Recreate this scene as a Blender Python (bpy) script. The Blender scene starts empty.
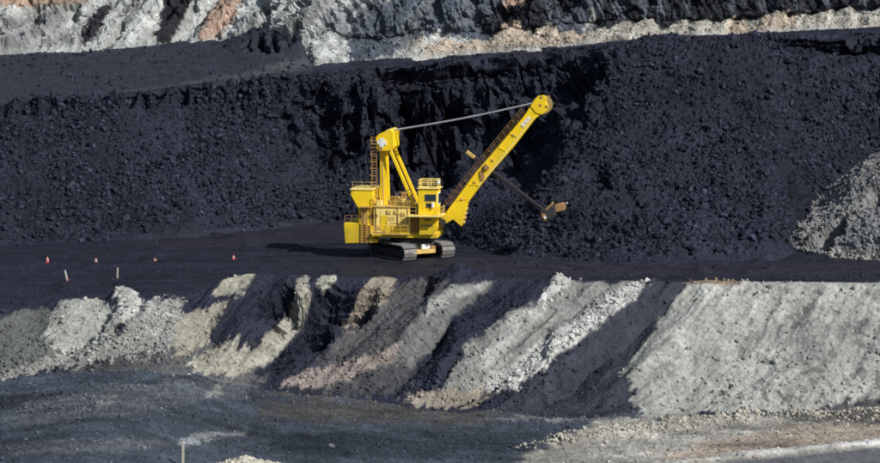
import bpy, bmesh, math, random
import numpy as np
from mathutils import Vector, Matrix

# ------------------------------------------------------------------ camera, sky, sun, exposure
scene = bpy.context.scene
COL = scene.collection
rng = np.random.default_rng(7)
random.seed(7)

CAM = np.array([0.0, -250.0, 31.0]); PITCH = math.radians(6.25); F = 2000.0   # F in pixels of the 880 px photograph
cam_d = bpy.data.cameras.new('camera'); cam = bpy.data.objects.new('camera', cam_d); COL.objects.link(cam)
cam.location = CAM; cam.rotation_euler = (math.pi/2 - PITCH, 0, 0)
cam_d.sensor_width = 36; cam_d.lens = 36*F/880; cam_d.clip_start = 1; cam_d.clip_end = 9000
scene.camera = cam

SUN_AZ = math.radians(51)      # from the direction towards the camera, turned to the right
SUN_EL = math.radians(38)
sdir = Vector((math.sin(SUN_AZ)*math.cos(SUN_EL), -math.cos(SUN_AZ)*math.cos(SUN_EL), math.sin(SUN_EL)))
w = bpy.data.worlds.new('World'); scene.world = w; w.use_nodes = True
nt = w.node_tree; bg = nt.nodes['Background']
sky = nt.nodes.new('ShaderNodeTexSky'); sky.sky_type = 'NISHITA'; sky.sun_disc = False
sky.sun_elevation = SUN_EL; sky.sun_rotation = math.atan2(sdir.x, sdir.y)
nt.links.new(sky.outputs[0], bg.inputs[0]); bg.inputs[1].default_value = 0.065
sl = bpy.data.lights.new('sun', 'SUN'); sl.energy = 4.2; sl.angle = math.radians(0.5); sl.color = (1, .975, .93)
sun = bpy.data.objects.new('sun', sl); COL.objects.link(sun)
sun.rotation_euler = (-sdir).to_track_quat('-Z', 'Y').to_euler(); sun.location = (150, -150, 150)
scene.view_settings.view_transform = 'Standard'; scene.view_settings.look = 'None'
scene.view_settings.exposure = 0.22; scene.view_settings.gamma = 1; scene.view_settings.use_curve_mapping = False
scene.render.engine = 'CYCLES'; scene.cycles.filter_width = 1.8

# ------------------------------------------------------------------ pixel <-> place
cp, sp = math.cos(PITCH), math.sin(PITCH)
FWD = np.array([0, cp, -sp]); UP = np.array([0, sp, cp])
def ray(px, py):
    px = np.asarray(px, float); py = np.asarray(py, float)
    d = np.empty(np.broadcast(px, py).shape + (3,))
    u = (231.5 - py)/F
    d[..., 0] = (px - 440)/F; d[..., 1] = cp + u*sp; d[..., 2] = -sp + u*cp
    return d
def at_depth(px, py, depth):         # depth: metres from the camera along world y
    d = ray(px, py); return CAM + d*(np.asarray(depth, float)/d[..., 1])[..., None]
def at_z(px, py, z=0.0):
    d = ray(px, py); return CAM + d*((np.asarray(z, float) - CAM[2])/d[..., 2])[..., None]
def to_px(P):
    q = P - CAM; dep = q @ FWD
    return 440 + F*q[..., 0]/dep, 231.5 - F*(q @ UP)/dep
def ctrl(px, pts):                    # smooth-ish interpolation of control values over pixel columns
    pts = np.array(pts, float); return np.interp(px, pts[:, 0], pts[:, 1])
def sm(a, k):                         # box smoothing of a curve over columns
    if k < 2: return a
    p = np.pad(a, k, mode='edge'); ker = np.hanning(2*k+1); ker /= ker.sum()
    return np.convolve(p, ker, 'valid')

# ------------------------------------------------------------------ noise
def _h(ix, iy, iz, s=0):
    h = (ix.astype(np.int64)*374761393 + iy.astype(np.int64)*668265263 + iz.astype(np.int64)*2147483647 + s*974634777) & 0xffffffff
    h = ((h ^ (h >> 13))*1274126177) & 0xffffffff
    h = ((h ^ (h >> 16))*2246822519) & 0xffffffff
    return ((h ^ (h >> 15)) & 0xffffff)/float(0xffffff)
def vn(p, s=0):
    i = np.floor(p).astype(np.int64); f = p - i; f = f*f*(3 - 2*f)
    r = 0
    for a in (0, 1):
        for b in (0, 1):
            for c in (0, 1):
                wgt = (f[..., 0] if a else 1-f[..., 0])*(f[..., 1] if b else 1-f[..., 1])*(f[..., 2] if c else 1-f[..., 2])
                r = r + wgt*_h(i[..., 0]+a, i[..., 1]+b, i[..., 2]+c, s)
    return 2*r - 1
def fbm(p, octaves=4, s=0, gain=.5):
    a, r, t = 1.0, 0, 0
    for o in range(octaves):
        r = r + a*vn(p*(2.03**o) + 17.3*o, s+o); t += a; a *= gain
    return r/t
def worley(p, s=0):
    i = np.floor(p).astype(np.int64); best = np.full(p.shape[:-1], 9.0); sec = best.copy(); cid = np.zeros(p.shape[:-1])
    for a in (-1, 0, 1):
        for b in (-1, 0, 1):
            for c in (-1, 0, 1):
                j = i + np.array([a, b, c])
                q = np.stack([_h(j[..., 0], j[..., 1], j[..., 2], s+k) for k in (1, 2, 3)], -1) + j
                d = ((q - p)**2).sum(-1); n = d < best
                sec = np.where(n, best, np.minimum(sec, d)); best = np.where(n, d, best)
                cid = np.where(n, _h(j[..., 0], j[..., 1], j[..., 2], s+9), cid)
    return np.sqrt(best), np.sqrt(sec), cid
def sstep(a, b, x):
    t = np.clip((x-a)/(b-a), 0, 1); return t*t*(3-2*t)
def inpoly(px, py, poly):
    c = np.zeros(px.shape, bool); n = len(poly); j = n-1
    for i in range(n):
        xi, yi = poly[i]; xj, yj = poly[j]
        if yi != yj:
            c ^= ((yi > py) != (yj > py)) & (px < (xj-xi)*(py-yi)/(yj-yi) + xi)
        j = i
    return c
def softpoly(px, py, poly, soft):     # 0..1 mask with an edge about `soft` pixels wide
    r = 0; k = 8
    for i in range(k):
        a = 2*math.pi*i/k; rr = soft*(.45 if i % 2 else 1)
        r = r + inpoly(px + rr*math.cos(a), py + rr*math.sin(a), poly)
    return r/k

# ------------------------------------------------------------------ materials
def new_mat(name):
    m = bpy.data.materials.new(name); m.use_nodes = True
    return m, m.node_tree, m.node_tree.nodes['Principled BSDF']
def rock_material(name, vary=.35, bump=.5, scale=3.0, bump_dist=.12):
    m, t, b = new_mat(name); N = t.nodes.new; L = t.links.new
    at = N('ShaderNodeAttribute'); at.attribute_name = 'Col'
    tc = N('ShaderNodeTexCoord')
    n1 = N('ShaderNodeTexNoise'); n1.inputs['Scale'].default_value = scale; n1.inputs['Detail'].default_value = 8; n1.inputs['Roughness'].default_value = .7
    n2 = N('ShaderNodeTexNoise'); n2.inputs['Scale'].default_value = .35; n2.inputs['Detail'].default_value = 5
    L(tc.outputs['Object'], n1.inputs['Vector']); L(tc.outputs['Object'], n2.inputs['Vector'])
    mr = N('ShaderNodeMapRange'); mr.inputs[1].default_value = .3; mr.inputs[2].default_value = .7
    mr.inputs[3].default_value = 1-vary; mr.inputs[4].default_value = 1+vary
    L(n1.outputs['Fac'], mr.inputs[0])
    mr2 = N('ShaderNodeMapRange'); mr2.inputs[1].default_value = .35; mr2.inputs[2].default_value = .65
    mr2.inputs[3].default_value = .85; mr2.inputs[4].default_value = 1.15
    L(n2.outputs['Fac'], mr2.inputs[0])
    mu = N('ShaderNodeMath'); mu.operation = 'MULTIPLY'; L(mr.outputs[0], mu.inputs[0]); L(mr2.outputs[0], mu.inputs[1])
    vm = N('ShaderNodeVectorMath'); vm.operation = 'SCALE'; L(at.outputs['Color'], vm.inputs[0]); L(mu.outputs[0], vm.inputs['Scale'])
    L(vm.outputs[0], b.inputs['Base Color'])
    bw = N('ShaderNodeRGBToBW'); L(at.outputs['Color'], bw.inputs[0])
    rr = N('ShaderNodeMapRange'); rr.inputs[1].default_value = .03; rr.inputs[2].default_value = .16; rr.inputs[3].default_value = .6; rr.inputs[4].default_value = .95
    L(bw.outputs[0], rr.inputs[0]); L(rr.outputs[0], b.inputs['Roughness'])
    b.inputs['Specular IOR Level'].default_value = .16
    bp = N('ShaderNodeBump'); bp.inputs['Strength'].default_value = bump; bp.inputs['Distance'].default_value = bump_dist
    L(n1.outputs['Fac'], bp.inputs['Height']); L(bp.outputs[0], b.inputs['Normal'])
    return m
M = {}
M['rock'] = rock_material('broken_rock', .35, .8, 2.6, .25)
M['dust'] = rock_material('dusty_ground', .22, .5, 1.6, .12)
M['lump'] = rock_material('rock_lump', .3, .6, 4.0, .08)

# ------------------------------------------------------------------ mesh helpers
def link(name, me, mat, parent=None, kind=None):
    o = bpy.data.objects.new(name, me); COL.objects.link(o)
    if mat is not None and not me.materials: me.materials.append(mat)
    if parent: o.parent = parent
    if kind: o['kind'] = kind
    return o
def np_mesh(name, V, Fc, col=None, smooth=False):
    me = bpy.data.meshes.new(name); k = Fc.shape[1]
    me.vertices.add(len(V)); me.vertices.foreach_set('co', np.ascontiguousarray(V, np.float32).ravel())
    me.loops.add(Fc.size); me.loops.foreach_set('vertex_index', np.ascontiguousarray(Fc, np.int32).ravel())
    me.polygons.add(len(Fc)); me.polygons.foreach_set('loop_start', np.arange(0, Fc.size, k, dtype=np.int32))
    me.polygons.foreach_set('loop_total', np.full(len(Fc), k, np.int32))
    me.polygons.foreach_set('use_smooth', np.full(len(Fc), smooth))
    me.update(calc_edges=True)
    if col is not None:
        a = me.attributes.new('Col', 'FLOAT_COLOR', 'POINT')
        a.data.foreach_set('color', np.ascontiguousarray(np.concatenate([col, np.ones((len(col), 1))], 1), np.float32).ravel())
    return me
def grid_faces(nu, nv):
    i = np.arange(nu-1)[:, None]*nv + np.arange(nv-1)[None, :]
    return np.stack([i, i+nv, i+nv+1, i+1], -1).reshape(-1, 4)
def normals(P):
    du = np.gradient(P, axis=0); dv = np.gradient(P, axis=1)
    n = np.cross(du, dv); n /= np.linalg.norm(n, axis=-1, keepdims=True) + 1e-9
    return n
def columns(step=1.2, lo=-30, hi=910, out=900, grow=1.09):
    c = list(np.arange(lo, hi+.01, step)); s = step
    a = lo
    left = []
    while a > lo-out: s *= grow; s = min(s, 40); a -= s; left.append(a)
    right = []; a = c[-1]; s = step
    while a < hi+out: s *= grow; s = min(s, 40); a += s; right.append(a)
    return np.array(left[::-1] + c + right)
def profile(curves, segs, smooth=3):
    """curves: list of (nu,3) arrays; segs: samples between neighbours"""
    rows = []
    for k, n in enumerate(segs):
        t = np.arange(n)/n
        rows.append(curves[k][:, None, :]*(1-t)[None, :, None] + curves[k+1][:, None, :]*t[None, :, None])
    rows.append(curves[-1][:, None, :]); P = np.concatenate(rows, 1)
    if smooth:
        Q = np.pad(P, ((0, 0), (smooth, smooth), (0, 0)), mode='edge'); ker = np.hanning(2*smooth+3)[1:-1]; ker /= ker.sum()
        R = sum(ker[i]*Q[:, i:i+P.shape[1]] for i in range(2*smooth+1)); R[:, 0] = P[:, 0]; R[:, -1] = P[:, -1]; P = R
    return P
def paint(P, base, polys, warp=4.0, wscale=.35, s=50, streak=None, edge=.26, comb=None):
    """albedo of each vertex: patches of spoil, coal, clay, with some sun and shade painted in. polys: (colour, softness, polygon)"""
    px, py = to_px(P)
    wx = fbm(P*wscale, 4, s, .6)*warp*2; wy = fbm(P*wscale+40, 4, s+5, .6)*warp*2
    qx, qy = px+wx, py+wy
    if comb is not None: qx, qy = qx + .78*comb, qy - .62*comb      # patches finger out along the line of fall
    gr = fbm(P*1.3, 4, s+11, .7)*.55
    if streak is not None: gr = gr + streak
    C = np.empty(P.shape); C[:] = base
    for colr, soft, poly in polys:
        m = softpoly(qx, qy, poly, soft+2)
        m = sstep(.5-edge, .5+edge, m + gr*4*m*(1-m))[..., None]
        C = C*(1-m) + np.array(colr)*m
    return C

# rock templates
def ico():
    bm = bmesh.new(); bmesh.ops.create_icosphere(bm, subdivisions=1, radius=1)
    V = np.array([v.co[:] for v in bm.verts]); Fc = np.array([[v.index for v in f.verts] for f in bm.faces]); bm.free(); return V, Fc
IV, IF = ico()
TEMPL = []
for k in range(10):
    r = np.random.default_rng(100+k)
    v = IV*(1 + r.uniform(-.32, .28, (len(IV), 1))) + r.normal(0, .09, IV.shape)
    v = np.sign(v)*np.abs(v)**.85*np.array([1, r.uniform(.65, .95), r.uniform(.5, .85)])
    TEMPL.append(v)
TEMPL = np.array(TEMPL)
def rand_rot(n, r):
    q = r.normal(size=(n, 4)); q /= np.linalg.norm(q, axis=1, keepdims=True); a, b, c, d = q.T
    return np.stack([np.stack([1-2*(c*c+d*d), 2*(b*c-a*d), 2*(b*d+a*c)], -1), np.stack([2*(b*c+a*d), 1-2*(b*b+d*d), 2*(c*d-a*b)], -1), np.stack([2*(b*d-a*c), 2*(c*d+a*b), 1-2*(b*b+c*c)], -1)], 1)
def rocks_mesh(name, pos, size, col, seed=1):
    r = np.random.default_rng(seed); n = len(pos)
    T = TEMPL[r.integers(0, len(TEMPL), n)]; R = rand_rot(n, r)
    V = np.einsum('nij,nkj->nki', R, T)*size[:, None, None]*.5 + pos[:, None, :]
    nv = len(IV); Fc = (IF[None] + np.arange(n)[:, None, None]*nv).reshape(-1, 3)
    C = np.repeat(col, nv, 0)*r.uniform(.85, 1.15, (n*nv, 1))
    return np_mesh(name, V.reshape(-1, 3), Fc, C)
def pick(P, N, n, r, weight=None, margin=25):
    """random places on a sheet that the picture can see (by column and row), with their normals"""
    px, py = to_px(P); ok = (px > -margin) & (px < 880+margin) & (py > -25) & (py < 490)
    wgt = ok.astype(float)
    if weight is not None: wgt = wgt*weight
    wgt = wgt.ravel(); idx = r.choice(wgt.size, n, p=wgt/wgt.sum(), replace=True)
    return P.reshape(-1, 3)[idx], N.reshape(-1, 3)[idx], idx
LUMPS = {}
def lump_mesh(kind, k, colr):
    key = (kind, k)
    if key not in LUMPS:
        bm = bmesh.new(); bmesh.ops.create_icosphere(bm, subdivisions=2, radius=.5)
        r = np.random.default_rng(300+k)
        V = np.array([v.co[:] for v in bm.verts]); Fc = np.array([[v.index for v in f.verts] for f in bm.faces]); bm.free()
        # cut flat facets: clip against a few random planes
        for _ in range(14):
            d = r.normal(size=3); d /= np.linalg.norm(d); h = r.uniform(.17, .4); over = np.maximum(V @ d - h, 0); V = V - over[:, None]*d
        V = V*np.array([1.15, r.uniform(.75, 1), r.uniform(.6, .9)])*1.2
        LUMPS[key] = np_mesh('%s_%d' % (kind, k), V, Fc, np.tile(np.array(colr)*r.uniform(.8, 1.25), (len(V), 1)))
    return LUMPS[key]
def lumps(name, P, N, n, smin, smax, colr, parent, seed, weight=None, sink=.12):
    r = np.random.default_rng(seed); pos, nn, _ = pick(P, N, n, r, weight, 10)
    size = smin + (smax-smin)*r.random(n)**2.2
    for i in range(n):
        o = link(name, lump_mesh(name, int(r.integers(0, 7)), colr), M['lump'], parent)
        o.location = pos[i] + nn[i]*size[i]*sink; o.scale = (size[i],)*3
        o.rotation_euler = tuple(r.uniform(0, 6.28, 3))

COAL = np.array((.0165, .0185, .0315))
# ================================================================== THE SETTING
# ---- a base sheet out to the horizon, below the pit
def flat(name, x0, x1, y0, y1, z, colr):
    V = np.array([[x0, y0, z], [x1, y0, z], [x1, y1, z], [x0, y1, z]], float)
    return link(name, np_mesh(name, V, np.array([[0, 1, 2, 3]]), np.tile(colr, (4, 1))), M['dust'], None, 'structure')
flat('ground', -4000, 4000, -4000, 4000, -18, np.array((.12, .12, .12)))

# ---- coal face: bench toe -> broken coal slope -> scarp -> crest -> ramp behind
px = columns(1.15)
toe_py = sm(ctrl(px, [(-300, 252), (0, 247), (100, 243), (200, 237), (260, 230), (300, 225), (335, 222), (375, 224), (420, 233), (460, 247), (500, 257), (560, 261), (640, 263), (770, 262), (800, 252), (830, 244), (880, 236), (1000, 232), (1400, 232)]), 8)
mid_py = sm(ctrl(px, [(-300, 122), (0, 115), (100, 107), (200, 100), (240, 104), (280, 124), (320, 146), (360, 168), (400, 172), (450, 166), (520, 150), (550, 120), (580, 82), (610, 58), (650, 46), (720, 44), (765, 46), (790, 56), (880, 57), (1400, 57)]), 8)
cre_py = sm(ctrl(px, [(-300, 112), (0, 105), (45, 100), (138, 92), (207, 83), (242, 78), (300, 72), (380, 65), (480, 58), (590, 49), (640, 43), (720, 40), (880, 36), (1400, 33)]), 8)
cre_d = sm(ctrl(px, [(-300, 284), (0, 290), (200, 298), (330, 308), (450, 315), (560, 313), (640, 306), (720, 302), (880, 303), (1400, 303)]), 20)
mid_d = sm(ctrl(px, [(-300, 281), (0, 287.5), (200, 295.5), (240, 296.5), (280, 300), (330, 304), (400, 305), (450, 304), (520, 299), (560, 292), (600, 293), (640, 297), (720, 297), (790, 300), (880, 301), (1400, 301)]), 10)
ramp_py = sm(ctrl(px, [(-300, 56), (0, 52), (60, 50), (150, 44), (225, 38), (250, 27), (275, 25), (300, 33), (312, 62), (380, 57), (480, 50), (590, 42), (650, 37), (740, 33), (880, 26), (1400, 22)]), 6)
ramp_d = sm(ctrl(px, [(-300, 336), (0, 336), (225, 336), (280, 330), (312, 322), (450, 327), (590, 327), (880, 330), (1400, 330)]), 12)
toe = at_z(px, toe_py, 0.0); toe0 = toe.copy(); toe0[:, 1] -= 1.5; toe0[:, 2] = -.7
midc = at_depth(px, mid_py, mid_d); crest = at_depth(px, cre_py, cre_d)
crest2 = crest + np.array([0, 1.2, .05])
ramp = at_depth(px, ramp_py, ramp_d); ramp2 = ramp + np.array([0, 12, -.6])
P = profile([toe0, toe, midc, crest, crest2, ramp, ramp2], [8, 250, 110, 6, 90, 10], 4)
N = normals(P)
if N[len(px)//2, 100, 1] > 0: N = -N
qx, qy = to_px(P); nvv = P.shape[1]
vi = np.arange(nvv)[None, :] + 0*qx
scarp = sstep(250, 268, vi)*(1-sstep(362, 374, vi)); slope = sstep(4, 30, vi)*(1-sstep(360, 372, vi)); top = sstep(370, 378, vi)
steep = sstep(225, 310, qx)*(1-sstep(575, 625, qx))
d = fbm(P*.06, 3, 1)*2.2*slope + fbm(P*.22, 4, 5, .6)*1.05*slope
# upright ribs and clefts of the unbroken seam
rib = 1-np.abs(fbm(np.stack([P[..., 0]*.16 + .05*P[..., 2], P[..., 1]*.05, P[..., 2]*.035], -1), 3, 21))*2.6
rib2 = 1-np.abs(fbm(np.stack([P[..., 0]*.55, P[..., 1]*.1, P[..., 2]*.12], -1), 3, 31))*2.4
crf = 1-.75*sstep(325, 358, vi)
zone = crf*np.clip(scarp + slope*sstep(155, 250, vi)*.8, 0, 1)*steep
d = d + zone*(rib*2.2 + rib2*1.5 - 1.4)
d = d + scarp*(1-steep)*(rib2*1.7 - .7)*(1-sstep(560, 640, qx))
f1, f2, cid = worley(P*np.array([.5, .5, .34]), 4)
d = d + zone*(cid-.5)*1.9 + (slope*(1-zone))*(cid-.5)*.22
f1b, f2b, cidb = worley(P*1.15, 9)
d = d + slope*(((cidb-.5)*.42 - f1b*.22)*(.45+.55*sstep(430, 620, qx)))
f1c, _, cidc = worley(P*2.6, 14)
d = d + slope*(cidc-.5)*.26 + top*((cidc-.5)*.16 + (cidb-.5)*.14 + fbm(P*.3, 3, 71)*.35)
crk = 1-np.abs(fbm(np.stack([P[..., 0]*.33+.07*P[..., 2], P[..., 1]*.04, P[..., 2]*.04], -1), 3, 41))
d = d - np.clip(zone*1.3, 0, 1)*sstep(.9, .985, crk)*1.7
# hollows dug into the seam
wob = fbm(P*.25, 3, 61)*10
for depth_, soft, poly in [
    (3.4, 6, [(383, 70), (440, 64), (500, 59), (592, 51), (588, 72), (566, 92), (545, 101), (520, 98), (485, 86), (440, 82), (400, 86), (384, 80)]),
    (3.6, 5, [(772, 41), (900, 38), (1000, 38), (1000, 55), (880, 53), (800, 53), (784, 48)]),
    (2.2, 6, [(520, 140), (545, 112), (585, 62), (600, 60), (585, 95), (560, 128), (535, 152)]),
    (2.0, 4, [(308, 95), (322, 78), (330, 100), (338, 120), (335, 148), (322, 150), (312, 128)]),
    (2.0, 3, [(345, 92), (356, 85), (362, 120), (360, 158), (348, 160), (344, 125)]),
    (2.2, 4, [(398, 98), (408, 96), (412, 130), (405, 150), (396, 130)]),
    (2.2, 4, [(436, 100), (452, 104), (450, 135), (438, 140)]),
    (1.8, 6, [(586, 170), (604, 166), (612, 182), (600, 192), (588, 186)]),
    (2.2, 1.5, [(243, 50), (247, 41), (251, 40), (250, 49)]), (2.4, 1.5, [(257, 48), (259, 39), (266, 38), (267, 47)]), (2.0, 1.5, [(271, 48), (274, 40), (279, 40), (277, 48)]), (2.4, 1.5, [(284, 48), (286, 37), (293, 38), (291, 47)]),
    (2.6, 4, [(236, 82), (242, 82), (252, 105), (262, 118), (252, 116), (240, 100)])]:
    d = d - depth_*softpoly(qx+wob*.6, qy+wob, poly, soft)
D = N*d[..., None]
P2 = P + D
C = np.empty(P.shape); C[:] = COAL
broad = fbm(P*.055, 3, 83); chute = fbm(np.stack([P[..., 0]*.3+.25*P[..., 2], P[..., 1]*.04, P[..., 2]*.05], -1), 4, 84)
C *= (1 + .35*fbm(P2*.5, 3, 81)[..., None])*(0.68 + .66*cidc[..., None])*(1 + .42*np.clip(broad*1.6, -.8, .9)[..., None])*(1+.35*chute[..., None])
# dust-grey ramp and a paler dusty strip along the crest
topm = (top*(1-sstep(300, 330, qx)))[..., None]
C = C*(1-topm*.75) + np.array((.029, .033, .044))*topm*.75
band = softpoly(qx+fbm(P*.2, 2, 91)*10, qy+fbm(P*.3, 2, 92)*3, [(40, 102), (140, 90), (240, 74), (300, 58), (312, 66), (240, 80), (140, 95), (45, 105)], 4)[..., None]*top[..., None]
C = C*(1-band*.6) + np.array((.085, .085, .092))*band*.6
foot = ((1-sstep(22, 95, vi))*sstep(3, 12, vi)*(1-sstep(430, 520, qx)))[..., None]
C = C*(1-.4*foot) + COAL*1.15*.4*foot
coal_face = link('coal_face', np_mesh('coal_face', P2.reshape(-1, 3), grid_faces(*P.shape[:2]), C.reshape(-1, 3)), M['rock'], None, 'structure')
coal_face['label'] = 'dark slope of blasted coal behind the yellow shovel'
N2 = normals(P2);
if N2[len(px)//2, 100, 1] > 0: N2 = -N2
wgt = (slope+.3*top*(qx < 330))*(1-.8*zone)*(1-.55*sstep(560, 330, qx)*(1-sstep(14, 60, vi)))*(.12+1.6*sstep(-.3, .45, fbm(P*.12, 3, 95)+.3*chute))
NR = 36000
pos, nn, idx = pick(P2, N2, NR, rng, wgt)
size = (.15 + .75*rng.random(NR)**4.2)*rng.choice([.8, 1.0, 1.25], NR)
colr = COAL*rng.choice([.6, .9, 1.2, 1.7, 2.7], NR, p=[.2, .3, .29, .16, .05])[:, None]  # brightest few rocks have sun glints painted into their colour
link('coal_rubble', rocks_mesh('coal_rubble', pos + nn*size[:, None]*.12, size, colr, 3), M['lump'], coal_face, 'stuff')
lumps('coal_lump', P2, N2, 190, .6, 1.7, COAL*1.15, coal_face, 11, slope*(1-.9*zone)*sstep(6, 20, vi)*(vi < 330))

# ---- overburden highwall above the upper bench
px = columns(1.25)
t_py = sm(ctrl(px, [(-300, 58), (0, 54), (100, 51), (150, 48), (225, 42), (290, 42), (312, 70), (380, 64), (480, 56), (590, 48), (650, 42), (740, 37), (880, 30), (1400, 26)]), 6)
t_d = sm(ctrl(px, [(-300, 333), (0, 333), (225, 333), (280, 326), (312, 316), (450, 321), (590, 321), (880, 326), (1400, 326)]), 12)
b_py = sm(ctrl(px, [(-300, 30), (0, 28), (150, 24), (290, 16), (312, 34), (345, 44), (380, 48), (420, 38), (480, 38), (540, 34), (600, 26), (700, 24), (780, 22), (880, 11), (1400, 6)]), 6)
a0 = at_depth(px, t_py+4, t_d); a0[:, 2] -= .8
a1 = at_depth(px, t_py, t_d+.5); a2 = at_depth(px, b_py, t_d+7+ctrl(px, [(0, 4), (290, 4), (340, 0), (1400, 0)]))
stp = ctrl(px, [(-300, 11), (0, 11), (280, 11), (340, 8), (600, 5), (1400, 5)])
a3 = a2.copy(); a3[:, 1] += stp; a3[:, 2] += 11
a4 = a3.copy(); a4[:, 1] += 22; a4[:, 2] += 14
a5 = a4.copy(); a5[:, 1] += 60; a5[:, 2] += 4
a6 = a5.copy(); a6[:, 1] += 3000; a6[:, 2] += 20; a6[:, 0] *= 4
P = profile([a0, a1, a2, a3, a4, a5, a6], [4, 55, 75, 20, 8, 6], 3)
N = normals(P)
if N[len(px)//2, 40, 1] > 0: N = -N
qx, qy = to_px(P); vi = np.arange(P.shape[1])[None, :] + 0*qx
act = sstep(4, 14, vi)*(1-sstep(150, 160, vi)); wall = sstep(50, 66, vi)*(1-sstep(132, 150, vi)); foot = act*(1-sstep(40, 66, vi))
left = 1-sstep(290, 350, qx)
d = fbm(P*.09, 4, 101)*2.4*act*(.5+.7*left) + fbm(P*.3, 4, 105, .6)*1.1*act
q = P[..., 0] - .8*P[..., 2]
gul = 1-np.abs(fbm(np.stack([q*.17, P[..., 1]*.03, P[..., 2]*.06], -1), 3, 111))*2.5
d = d + gul*1.9*act*(.35+.65*left)
rb = 1-np.abs(fbm(np.stack([P[..., 0]*.3+.12*P[..., 2], P[..., 1]*.03, P[..., 2]*.05], -1), 4, 121))*2.4
_, _, cid = worley(P*np.array([.6, .5, .3]), 130)
d = d + wall*(1-left)*(rb*1.7 + (cid-.5)*1.6)
rp = np.random.default_rng(5); tri = np.zeros(qx.shape); xp = 330.0      # row of dumped spoil cones along the foot
while xp < 1500:
    wl_, hp = rp.uniform(15, 34), rp.uniform(.45, 1.0); lean = qx + .8*(qy-40)
    tri = np.maximum(tri, hp*np.clip(1-np.where(lean < xp, (xp-lean)/(wl_*1.3), (lean-xp)/(wl_*.7)), 0, 1)); xp += wl_*rp.uniform(.7, 1.25)
d = d + act*(1-left)*tri*1.25*(1-sstep(56, 80, vi))
pit = sstep(.16, .34, fbm(P*np.array([.35, .3, .3]), 4, 135, .6)); d = d - act*left*pit*2.0
_, _, cs = worley(P*1.7, 133); d = d + act*(cs-.5)*.35
P2 = P + N*d[..., None]
pale = (.35, .362, .35); spoil = (.36, .325, .27); blue = (.07, .083, .105); dk = (.02, .022, .028); org = (.31, .225, .175)
C = paint(P2, pale, [
    (org, 4, [(-400, -14), (92, -14), (88, 2), (40, 5), (-400, 8)]),
    ((.24, .245, .25), 5, [(0, 20), (60, 12), (75, 45), (30, 50), (0, 45)]),
    (dk, 3, [(80, 38), (92, 14), (105, 2), (112, 6), (102, 26), (90, 42)]),  # dark gash: a shadow painted into the wall colour
    (dk, 3, [(154, 47), (160, 20), (168, -30), (192, -30), (187, 8), (176, 34), (166, 46)]),
    (org, 4, [(198, 40), (208, 12), (220, -8), (246, -12), (240, 10), (228, 28), (214, 42)]),
    ((.17, .175, .18), 4, [(120, 20), (135, 2), (142, 4), (130, 30), (122, 34)]),
    ((.2, .21, .215), 5, [(318, 16), (350, 4), (420, -14), (380, 24), (340, 40)]),
    (blue, 6, [(345, 62), (352, 26), (372, 10), (450, -40), (620, -40), (612, 30), (560, 46), (500, 40), (470, 40), (440, 30), (415, 44), (380, 58)]),
    ((.13, .145, .16), 4, [(388, 46), (420, 2), (440, -6), (428, 22), (402, 50)]),
    ((.105, .115, .135), 3, [(448, 24), (470, -8), (480, -8), (462, 28)]),
    (dk, 4, [(500, 44), (472, 28), (500, 4), (520, -12), (590, -20), (575, 8), (545, 26), (535, 46)]),
    (org, 4, [(498, -6), (530, -14), (525, 5), (505, 8)]),
    ((.3, .24, .19), 4, [(500, 30), (510, 18), (522, 24), (520, 34), (506, 36)]),
    (dk, 4, [(596, 60), (600, -60), (1500, -60), (1500, 4), (880, 14), (780, 23), (700, 26), (640, 30)]),
    ((.2, .205, .2), 3, [(580, 36), (590, 4), (598, 4), (594, 36)]),
], 3.5, .5, 150, .5*fbm(np.stack([q*.8, P[..., 1]*.05, P[..., 2]*.12], -1), 4, 151), .1)
ln = np.interp(qx, [400, 446, 540, 640, 780, 880, 1500], [56, 50, 44, 34, 28, 19, 10])
cm = (sstep(-1.2, 1.2, qy - (ln + 3 - 15*tri) + 2.5*fbm(P2*1.2, 3, 161))*sstep(395, 430, qx)*act)[..., None]
cc_ = np.where((vn(np.stack([qx*.03, 0*qx, 0*qx], -1), 165) > .1)[..., None], np.array((.34, .29, .235)), np.array((.33, .315, .28)))
C = C*(1-cm) + cc_*cm
C *= (1 + .3*fbm(P2*.6, 3, 160)[..., None])*(.8+.4*cs[..., None])
strk = np.clip(fbm(np.stack([q*.9, P[..., 1]*.05, P[..., 2]*.1], -1), 3, 170), -.6, .6)[..., None]
C *= 1+.7*strk
vs = sstep(.12, .45, fbm(np.stack([(P[..., 0]+.15*P[..., 2])*.75, P[..., 1]*.04, P[..., 2]*.09], -1), 4, 175))*(1-left)*wall*(C.mean(-1) < .1)
C = C + vs[..., None]*np.array((.075, .085, .10))
highwall = link('highwall', np_mesh('highwall', P2.reshape(-1, 3), grid_faces(*P.shape[:2]), np.clip(C, .008, .7).reshape(-1, 3)), M['rock'], None, 'structure')
highwall['label'] = 'pale and coal-streaked rock wall above the coal face'
N2 = normals(P2)
if N2[len(px)//2, 40, 1] > 0: N2 = -N2
pos, nn, idx = pick(P2, N2, 5200, rng, (foot*(1-left)*.9+act*.25))
size = .2+.7*rng.random(5200)**3
link('spoil_rubble', rocks_mesh('spoil_rubble', pos+nn*size[:, None]*.1, size, C.reshape(-1, 3)[idx]*rng.uniform(.8, 1.3, (5200, 1)), 5), M['lump'], highwall, 'stuff')

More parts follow.
